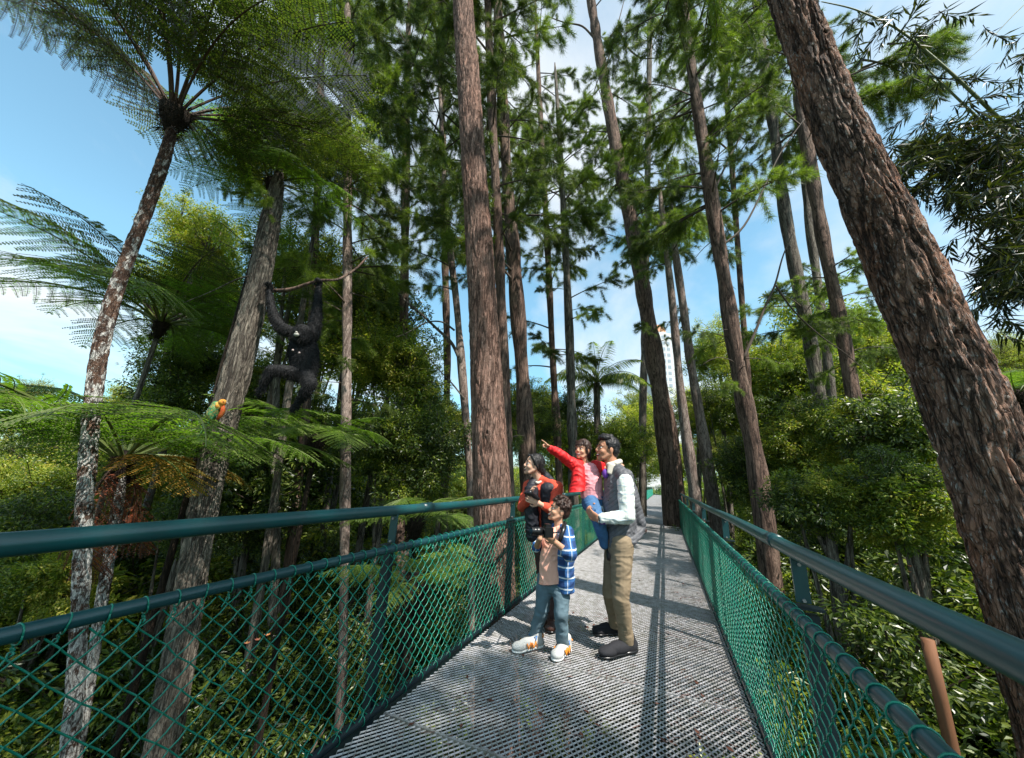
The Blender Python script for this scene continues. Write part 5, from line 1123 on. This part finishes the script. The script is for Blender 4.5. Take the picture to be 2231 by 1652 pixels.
S = Blob(); S.flat([(J(1203, 1175, 3.90), .092), (J(1201, 1110, 3.88), .092), (J(1196, 1064, 3.88), .084)], IR, 1.15); S.flat([(J(1160, 1170, 3.88), .062), (J(1158, 1110, 3.86), .066), (J(1158, 1066, 3.88), .064)], IR, 1.1)
S.flat([(J(1194, 1170, 4.08), .13), (J(1188, 1070, 4.06), .115)], IR, 1.3); S.limb([(J(1200, 1052, 3.90), .05), (J(1190, 1040, 3.96), .05), (J(1182, 1036, 4.02), .055), (J(1166, 1046, 3.96), .05), (J(1158, 1056, 3.92), .05)])
S.build('black_vest', M['vest_black'], lb_, lady, .0065, 3, fold=.007, fs=12, seed=13, clips=[(J(1190, 1180, 4), -IU)])
S = Blob(); S.limb([(wn+IR*.060+IU*.0, .014), (wn+IR*.03-IA*.058-IU*.02, .014), (wn-IU*.04-IA*.070-IR*.015, .013), (wn-IR*.05-IA*.05-IU*.025, .012)]); S.build('collar', M['cream'], lb_, lady, .005, 2)
S = Blob(); S.flat([(whip+IU*.03, .125), (whip-IU*.05, .12)], IR, 1.2)
for sg, kx, fx in ((-1, J(1188, 1270, 3.9), J(1190, 1346, 4.02)), (1, J(1206, 1275, 3.95), J(1206, 1368, 3.86))): S.limb([(whip+IR*.07*sg, .10), (kx, .068), (np.array([fx[0], fx[1], .12]), .05)])
S.build('trousers', M['brown_pants'], lb_, lady, .007, 3, fold=.005)
for a_, c_ in (((1196, 1347, 4.05), (1180, 1352, 3.9)), ((1206, 1368, 3.9), (1196, 1376, 3.75))): shoe('boot', lady, lb_, xy0(P(*a_)), xy0(P(*c_)), 1.0, (M['boot'], M['black_pl'], M['boot']))
# binoculars, held
bc = J(1161, 1080, 3.62); bn = thing('binoculars', bc, 'black binoculars held at chest by the woman in the black vest', 'binoculars')
bf = nrm(-IR*.75+IU*.45-IA*.2); bl = nrm(np.cross(bf, IU))
for sg in (-1, 1):
    o = MB().tube([bl*sg*.030-bf*.06, bl*sg*.030-bf*.03, bl*sg*.031-bf*.02, bl*sg*.032+bf*.03, bl*sg*.036+bf*.035, bl*sg*.036+bf*.075], [.017, .018, .022, .022, .026, .027], 16)
    q = link('barrel', o.mesh('barrel', (M['black_pl'],), True), bn); link('lens', MB().tube([bl*sg*.036+bf*.0755, bl*sg*.036+bf*.0765], .022, 16).mesh('lens', (M['glass'],)), q)
link('bridge', MB().box(bf*0, (.028, .04, .008), (bf, bl, np.cross(bf, bl))).mesh('bridge', (M['black_pl'],)), bn)

# ============================================================ the boy
bb_ = xy0(G(1190, 1425)); boy = thing('person', bb_, 'curly-haired boy in blue checked shirt and bright trainers holding a camera', 'person', 'family on the walkway')
hb = J(1217, 1112, 3.42); bfw = nrm(-IR*1-IA*.25+IU*.26); kb = .84; bup = IU+IR*.25
bh = J(1207, 1262, 3.42); bch = J(1216, 1185, 3.42); bnk = J(1217, 1147, 3.42); bsN, bsF = J(1236, 1162, 3.28), J(1198, 1160, 3.55)
beN, bwN = J(1241, 1208, 3.12), J(1210, 1182, 3.06); beF, bwF = J(1170, 1192, 3.42), J(1176, 1174, 3.20)
kL, kR, aL, aR = J(1181, 1325, 3.42), J(1222, 1337, 3.30), J(1164, 1388, 3.50), J(1226, 1400, 3.38)
hL, hR = bh-IR*.065, bh+IR*.06-IA*.03
B = Blob(); B.flat([(bh, .088), (J(1212, 1225, 3.42), .080), (bch, .086), (J(1217, 1165, 3.42), .066)], IR, 1.2); B.limb([(bsN, .038), (J(1217, 1158, 3.42), .045), (bsF, .038)]); B.limb([(bnk-IU*.02, .040), (hb-IU*.04, .040)])
add_head(B, hb, bfw, bup, kb); B.limb([(bsN, .038), (beN, .031), (bwN, .022)]); B.limb([(bsF, .038), (beF, .031), (bwF, .022)])
add_hand(B, bwN, nrm(J(1190, 1166, 3.02)-bwN), IA*.7+IU*.3, 1, .76, (.35, .4, .45, .5), .7, .12, r0=.0100); add_hand(B, bwF, nrm(IU*.8+IR*.3), IR*.5-IA*.7, 1, .74, (.6, .6, .6, .6), .5, r0=.0100)
for a_, k_, n_ in ((hL, kL, aL), (hR, kR, aR)): B.limb([(a_, .062), (k_, .045), (n_, .032), (xy0(n_, .06), .024)])
B.build('body', M['skin'], bb_, boy, .0048, 2, dec=.5); face(boy, bb_, hb, bfw, bup, kb, M['hair_brown'], .95, 1.5)
f_, u_, r_ = hframe(bfw, bup); A = np.array([f_, r_, u_])
H = Blob(); H.ell(hb-f_*.026+u_*.042, A, np.array([.096, .089, .096])*kb*1.03); H.ell(hb-f_*.058+u_*.0, A, np.array([.056, .080, .07])*kb)
rg = np.random.default_rng(3)
for k in range(110):
    e = nrm(rg.normal(size=3)+np.array([0, 0, .5])); 
    if e[2] < -.15 or (e[0] > .75 and e[2] < .3): continue
    q = hb-f_*.014+u_*.040+(f_*e[0]*.090+r_*e[1]*.088+u_*e[2]*.098)*kb*1.09; H.sph(q, rg.uniform(.009, .017))
hh_ = H.build('hair', M['hair_brown'], bb_, boy, .0042, 1, fold=.003, fs=70)
strands(hh_, M['hair_brown'], 2600, 0.02, -IU*.2)
S = Blob(); S.flat([(J(1203, 1285, 3.38), .088), (J(1203, 1230, 3.38), .088), (J(1207, 1180, 3.38), .082), (J(1213, 1163, 3.41), .060)], IR, 1.25); S.limb([(bsN, .045), (J(1217, 1156, 3.42), .05), (bsF, .045)]); S.build('peach_tee', M['tee_peach'], bb_, boy, .006, 3, fold=.006, fs=13, seed=21, clips=[(J(1203, 1266, 3.4), -IU+IR*.15)])
S = Blob(); S.flat([(J(1232, 1300, 3.36), .074), (J(1231, 1235, 3.36), .080), (J(1230, 1185, 3.36), .080), (J(1226, 1162, 3.38), .062)], IA, 1.45); S.limb([(bsN, .062), (beN, .058), (beN*.7+bwN*.3, .052)]); S.limb([(bsF, .056), (beF, .046)])
S.flat([(J(1188, 1290, 3.46), .045), (J(1188, 1210, 3.46), .046), (J(1194, 1165, 3.49), .048)], IR, 1.0); S.flat([(J(1212, 1290, 3.54), .08), (J(1214, 1170, 3.52), .08)], IR, 1.5)
S.limb([(bsN, .055), (J(1224, 1150, 3.42), .045), (J(1210, 1152, 3.48), .045)]); S.limb([(bnk+IR*.05-IU*.015, .02), (bnk+IR*.01-IU*.04-IA*.06, .017)]); S.build('checked_shirt', M['plaid_blue'], bb_, boy, .006, 3, fold=.008, fs=11, seed=23, clips=[(J(1226, 1284, 3.4), -IU+IR*.05), (J(1213, 1220, 3.30), -IR*1.-IA*.0) if False else (J(1226, 1284, 3.4), -IU)])
S = Blob(); S.flat([(bh+IU*.02, .094), (bh-IU*.05, .096)], IR, 1.15)
for a_, k_, n_ in ((hL, kL, aL), (hR, kR, aR)): S.limb([(a_, .078), (a_*.5+k_*.5, .070), (k_, .060), (k_*.5+n_*.5, .054), (n_-IU*.01, .052)])
S.build('trousers', M['jeans_grey'], bb_, boy, .0065, 3, fold=.007, fs=9, seed=25, aniso=(1, 1, 1.8), clips=[(np.array([0, 0, .055]), -IU)])
tm_ = (M['shoe_grey'], M['sole_white'], M['lace_blue'], M['shoe_orange'])
shoe('trainer', boy, bb_, xy0(G(1181, 1410)), xy0(G(1116, 1424)), .98, tm_, white=True); shoe('trainer', boy, bb_, xy0(G(1240, 1418)), xy0(G(1206, 1444)), .98, tm_, white=True)
solid('backpack_strap', M['black_pl'], bb_, boy, lambda b: b.tube([J(1226, 1150, 3.52), J(1230, 1141, 3.40), J(1229, 1150, 3.24), J(1222, 1170, 3.20), J(1215, 1190, 3.24)], [.018, .022, .022, .020, .012], 8))
cc = J(1186, 1158, 3.0); cam_t = thing('camera', cc, 'black camera with long zoom lens in the hands of the curly-haired boy', 'camera')
cf = nrm(-IR*.93+IU*.02-IA*.33); cl2 = nrm(np.cross(cf, IU)); cu = np.cross(cl2, cf)
link('body', MB().box(IR*.028, (.023, .050, .031), (cf, cl2, cu)).box(IR*.024+cu*.044, (.022, .02, .012), (cf, cl2, cu)).box(IR*.012+cl2*-.048, (.034, .014, .036), (cf, cl2, cu)).mesh('body', (M['black_pl'],)), cam_t)
q = link('lens', MB().tube([cf*0, cf*.022, cf*.024, cf*.07, cf*.074, cf*.105, cf*.112], [.027, .028, .031, .032, .029, .030, .033], 20).mesh('lens', (M['black_pl'],), True), cam_t)
link('front_glass', MB().tube([cf*.1125, cf*.1135], .029, 18).mesh('front_glass', (M['glass'],)), q)
link('strap', MB().tube([IR*.05-cl2*.05, IR*.11-IU*.0, bnk-cc-IA*.1, bnk-cc+IR*.05, bnk-cc+IR*.04+IA*.08], .006, 6).mesh('strap', (M['black_pl'],), True), cam_t)

# ============================================================ the ape
Da = 5.08
fur = simplemat('black_fur', (.012, .012, .013), .7, spec=.25, var=.5, vs=30, bs=.8)
ac = P(662, 800, Da); ape = thing('ape', ac, 'black long-armed ape hanging by both hands from a branch beside the grey trunk', 'ape')
K = lambda u, v, d=0: P(u, v, Da+d)
hL_, hR_ = K(587, 636, .04), K(694, 628, .0)
L1 = [(hL_, .034), (K(590, 664), 0.0522), (K(600, 697), 0.0702), (K(614, 714), 0.0765), (K(632, 722), 0.0855)]
R1 = [(hR_, .036), (K(692, 655), 0.0540), (K(690, 685), 0.0738), (K(686, 708), 0.0855), (K(680, 730), 0.0945)]
T1 = [(K(659, 742), .145), (K(662, 768), .172), (K(665, 792), .155), (K(664, 812), .130)]
G1 = [(K(650, 816, -.05), 0.1035), (K(618, 808, -.18), 0.0855), (K(592, 806, -.26), 0.0702), (K(582, 822, -.25), 0.0576), (K(575, 838, -.22), 0.0450)]
G2 = [(K(668, 818, -.04), 0.1080), (K(675, 836, -.14), 0.0882), (K(669, 850, -.12), 0.0765), (K(658, 866, -.06), 0.0594), (K(652, 875, -.04), 0.0450)]
hd = K(656, 728, -.19); af = nrm(-IA*1-IU*.12+IR*.05)
B = Blob(); 
for l_ in (L1, R1): B.limb(l_)
B.flat(T1, IR, 1.18); B.limb(G1); B.limb(G2); f_, u_, r_ = hframe(af, IU); A = np.array([f_, r_, u_])
B.ell(hd+u_*.02-f_*.03, A, (.125, .135, .135)); B.ell(hd-u_*.05-f_*.03, A, (.11, .14, .10)); B.limb([(hd-u_*.05-f_*.05, .10), (K(660, 745), .15)]); B.ell(hd+f_*.085-u_*.035, A, (.045, .042, .036)); B.ell(hd+f_*.065+u_*.015, A, (.03, .055, .02))
for w_, d_, sg in ((hL_, nrm(IU*.9-IR*.15), 1), (hR_, nrm(IU*1.), -1)): add_hand(B, w_, d_, -IA, sg, 1.15, (1.0, 1.0, 1.0, 1.0), .9, r0=.011)
add_hand(B, K(576, 838, -.22), nrm(-IU*.75-IR*.45), IA, 1, 1.1, (.5, .5, .5, .5), .5, r0=.012); add_hand(B, K(652, 876, -.02), nrm(-IU*.8-IR*.7), IA*.8, 1, 1.1, (.5, .5, .5, .5), .5, r0=.012)
body = B.build('body', fur, ac, ape, .009, 2, fold=.008, fs=26, seed=31, aniso=(1, 1, .6))
Vb = np.empty(len(body.data.vertices)*3, np.float32); body.data.vertices.foreach_get('co', Vb); Vb = Vb.reshape(-1, 3); Nb = np.empty_like(Vb.ravel()); body.data.vertices.foreach_get('normal', Nb); Nb = Nb.reshape(-1, 3)
rgf = np.random.default_rng(2); k = rgf.integers(0, len(Vb), 26000); far_ = np.linalg.norm(Vb[k]+ac-(hd+f_*.09-u_*.02), axis=1) > .065; k = k[far_]
hb_ = MB(); hb_.needles(Vb[k]-Nb[k]*.004, nrm(Nb[k]*.55+np.array([0, 0, -.75])+rgf.normal(size=(len(k), 3))*.22), rgf.uniform(.03, .07, len(k)), .004)
link('fur', hb_.mesh('fur', (fur,)), ape)
solid('muzzle', simplemat('grey_muzzle', (.34, .33, .29), .7), ac, ape, lambda b: (addball(b, hd+f_*.112-u_*.040, A, (.034, .036, .030)), addball(b, hd+f_*.122-u_*.010, A, (.018, .015, .020))))
solid('nostril', M['eye_b'], ac, ape, lambda b: [addball(b, hd+f_*.140+r_*sg*.008-u_*.016, A, (.004, .005, .004)) for sg in (-1, 1)])
for sg in (-1, 1): solid('eye', M['eye_b'], ac, ape, lambda b: addball(b, hd+f_*.108+r_*sg*.026+u_*.008, A, (.008, .009, .009)))
bare = simplemat('bare_skin', (.42, .32, .30), .6)
for u, v in ((638, 763), (652, 769)): q = K(u, v, -.215); solid('nipple', bare, ac, ape, lambda b: addball(b, q, A, (.014, .016, .016)))

# ============================================================ the parrot
Dp = 4.40
pc = P(470, 912, Dp); bird = thing('parrot', pc, 'orange-headed green parrot with speckled back perched on a fern frond', 'parrot')
W = lambda u, v, d=0: P(u, v, Dp+d)
gm_, tt, bsdf, oo = newmat('green_plumage'); v_ = objvec(tt); vo = N(tt, 'ShaderNodeTexVoronoi'); vo.inputs['Scale'].default_value = 70; tt.links.new(v_, vo.inputs['Vector'])
hs = N(tt, 'ShaderNodeSeparateColor'); tt.links.new(vo.outputs['Color'], hs.inputs[0]); tt.links.new(ramp(tt, hs.outputs[0], [(0, (.02, .14, .07)), (.35, (.05, .20, .06)), (.6, (.16, .22, .06)), (.8, (.40, .24, .05)), (1, (.02, .08, .05))]), bsdf.inputs['Base Color']); bsdf.inputs['Roughness'].default_value = .6
B = Blob(); B.limb([(W(470, 882), .045), (W(468, 892), .064), (W(463, 903), .064), (W(457, 915), .044), (W(450, 926), .020)]); B.build('body', gm_, pc, bird, .004, 2)
oh = simplemat('orange_plumage', (.62, .17, .02), .8, c2=(.60, .36, .05), vs=40, bs=.5); rd = simplemat('red_plumage', (.60, .06, .015), .8, c2=(.5, .14, .02), vs=40, bs=.5)
solid('head', oh, pc, bird, lambda b: (addball(b, W(485, 877, -.01), np.eye(3), (.044, .044, .041)), b.tube([W(482, 880), W(474, 889)], [.040, .050], 14)))
solid('breast', rd, pc, bird, lambda b: b.tube([W(486, 885, -.01), W(486, 895, -.01), W(481, 905, -.01), W(473, 914, -.01)], [.018, .026, .026, .014], 12))
solid('beak', simplemat('beak', (.20, .17, .13), .4), pc, bird, lambda b: b.tube([W(491, 876), W(496, 880), W(496, 886)], [.018, .013, .003], 8))
solid('eye', M['eye_b'], pc, bird, lambda b: addball(b, W(487, 876, -.052), np.eye(3), (.007, .007, .007)))
teal = simplemat('teal_wing', (.01, .16, .11), .5, c2=(.03, .22, .06), vs=40)
solid('wing', gm_, pc, bird, lambda b: [b.leaves([W(479-j*2.5, 886+j*3.5, -.072)], [W(449+j*1.0, 922-j*1.0, -.03)-W(476, 890, -.072)], [-IA+IU*.3], .24-.012*j, .055) for j in range(5)], False)
solid('flight_feather', teal, pc, bird, lambda b: [b.leaves([W(472-j*2.5, 901+j*2.5, -.068)], [W(445+j*1.5, 932-j*1.5, -.04)-W(470, 903, -.066)], [-IA+IU*.3], .20-.012*j, .03) for j in range(4)], False)
solid('tail', simplemat('tail_plumage', (.03, .14, .10), .5, c2=(.14, .28, .05), vs=25), pc, bird, lambda b: [b.leaves([W(455, 917, -.05+.01*j)], [W(434+j*1.5, 948-j, -.10)-W(455, 917, -.05)], [-IA+IR*.3*(j-2)], .26-.02*j, .034) for j in range(5)], False)
solid('foot', simplemat('bird_foot', (.20, .16, .15), .6), pc, bird, lambda b: [b.tube([W(472+j*5, 908), W(473+j*5, 914), W(476+j*5, 915)], .005, 6) for j in (0, 1)])
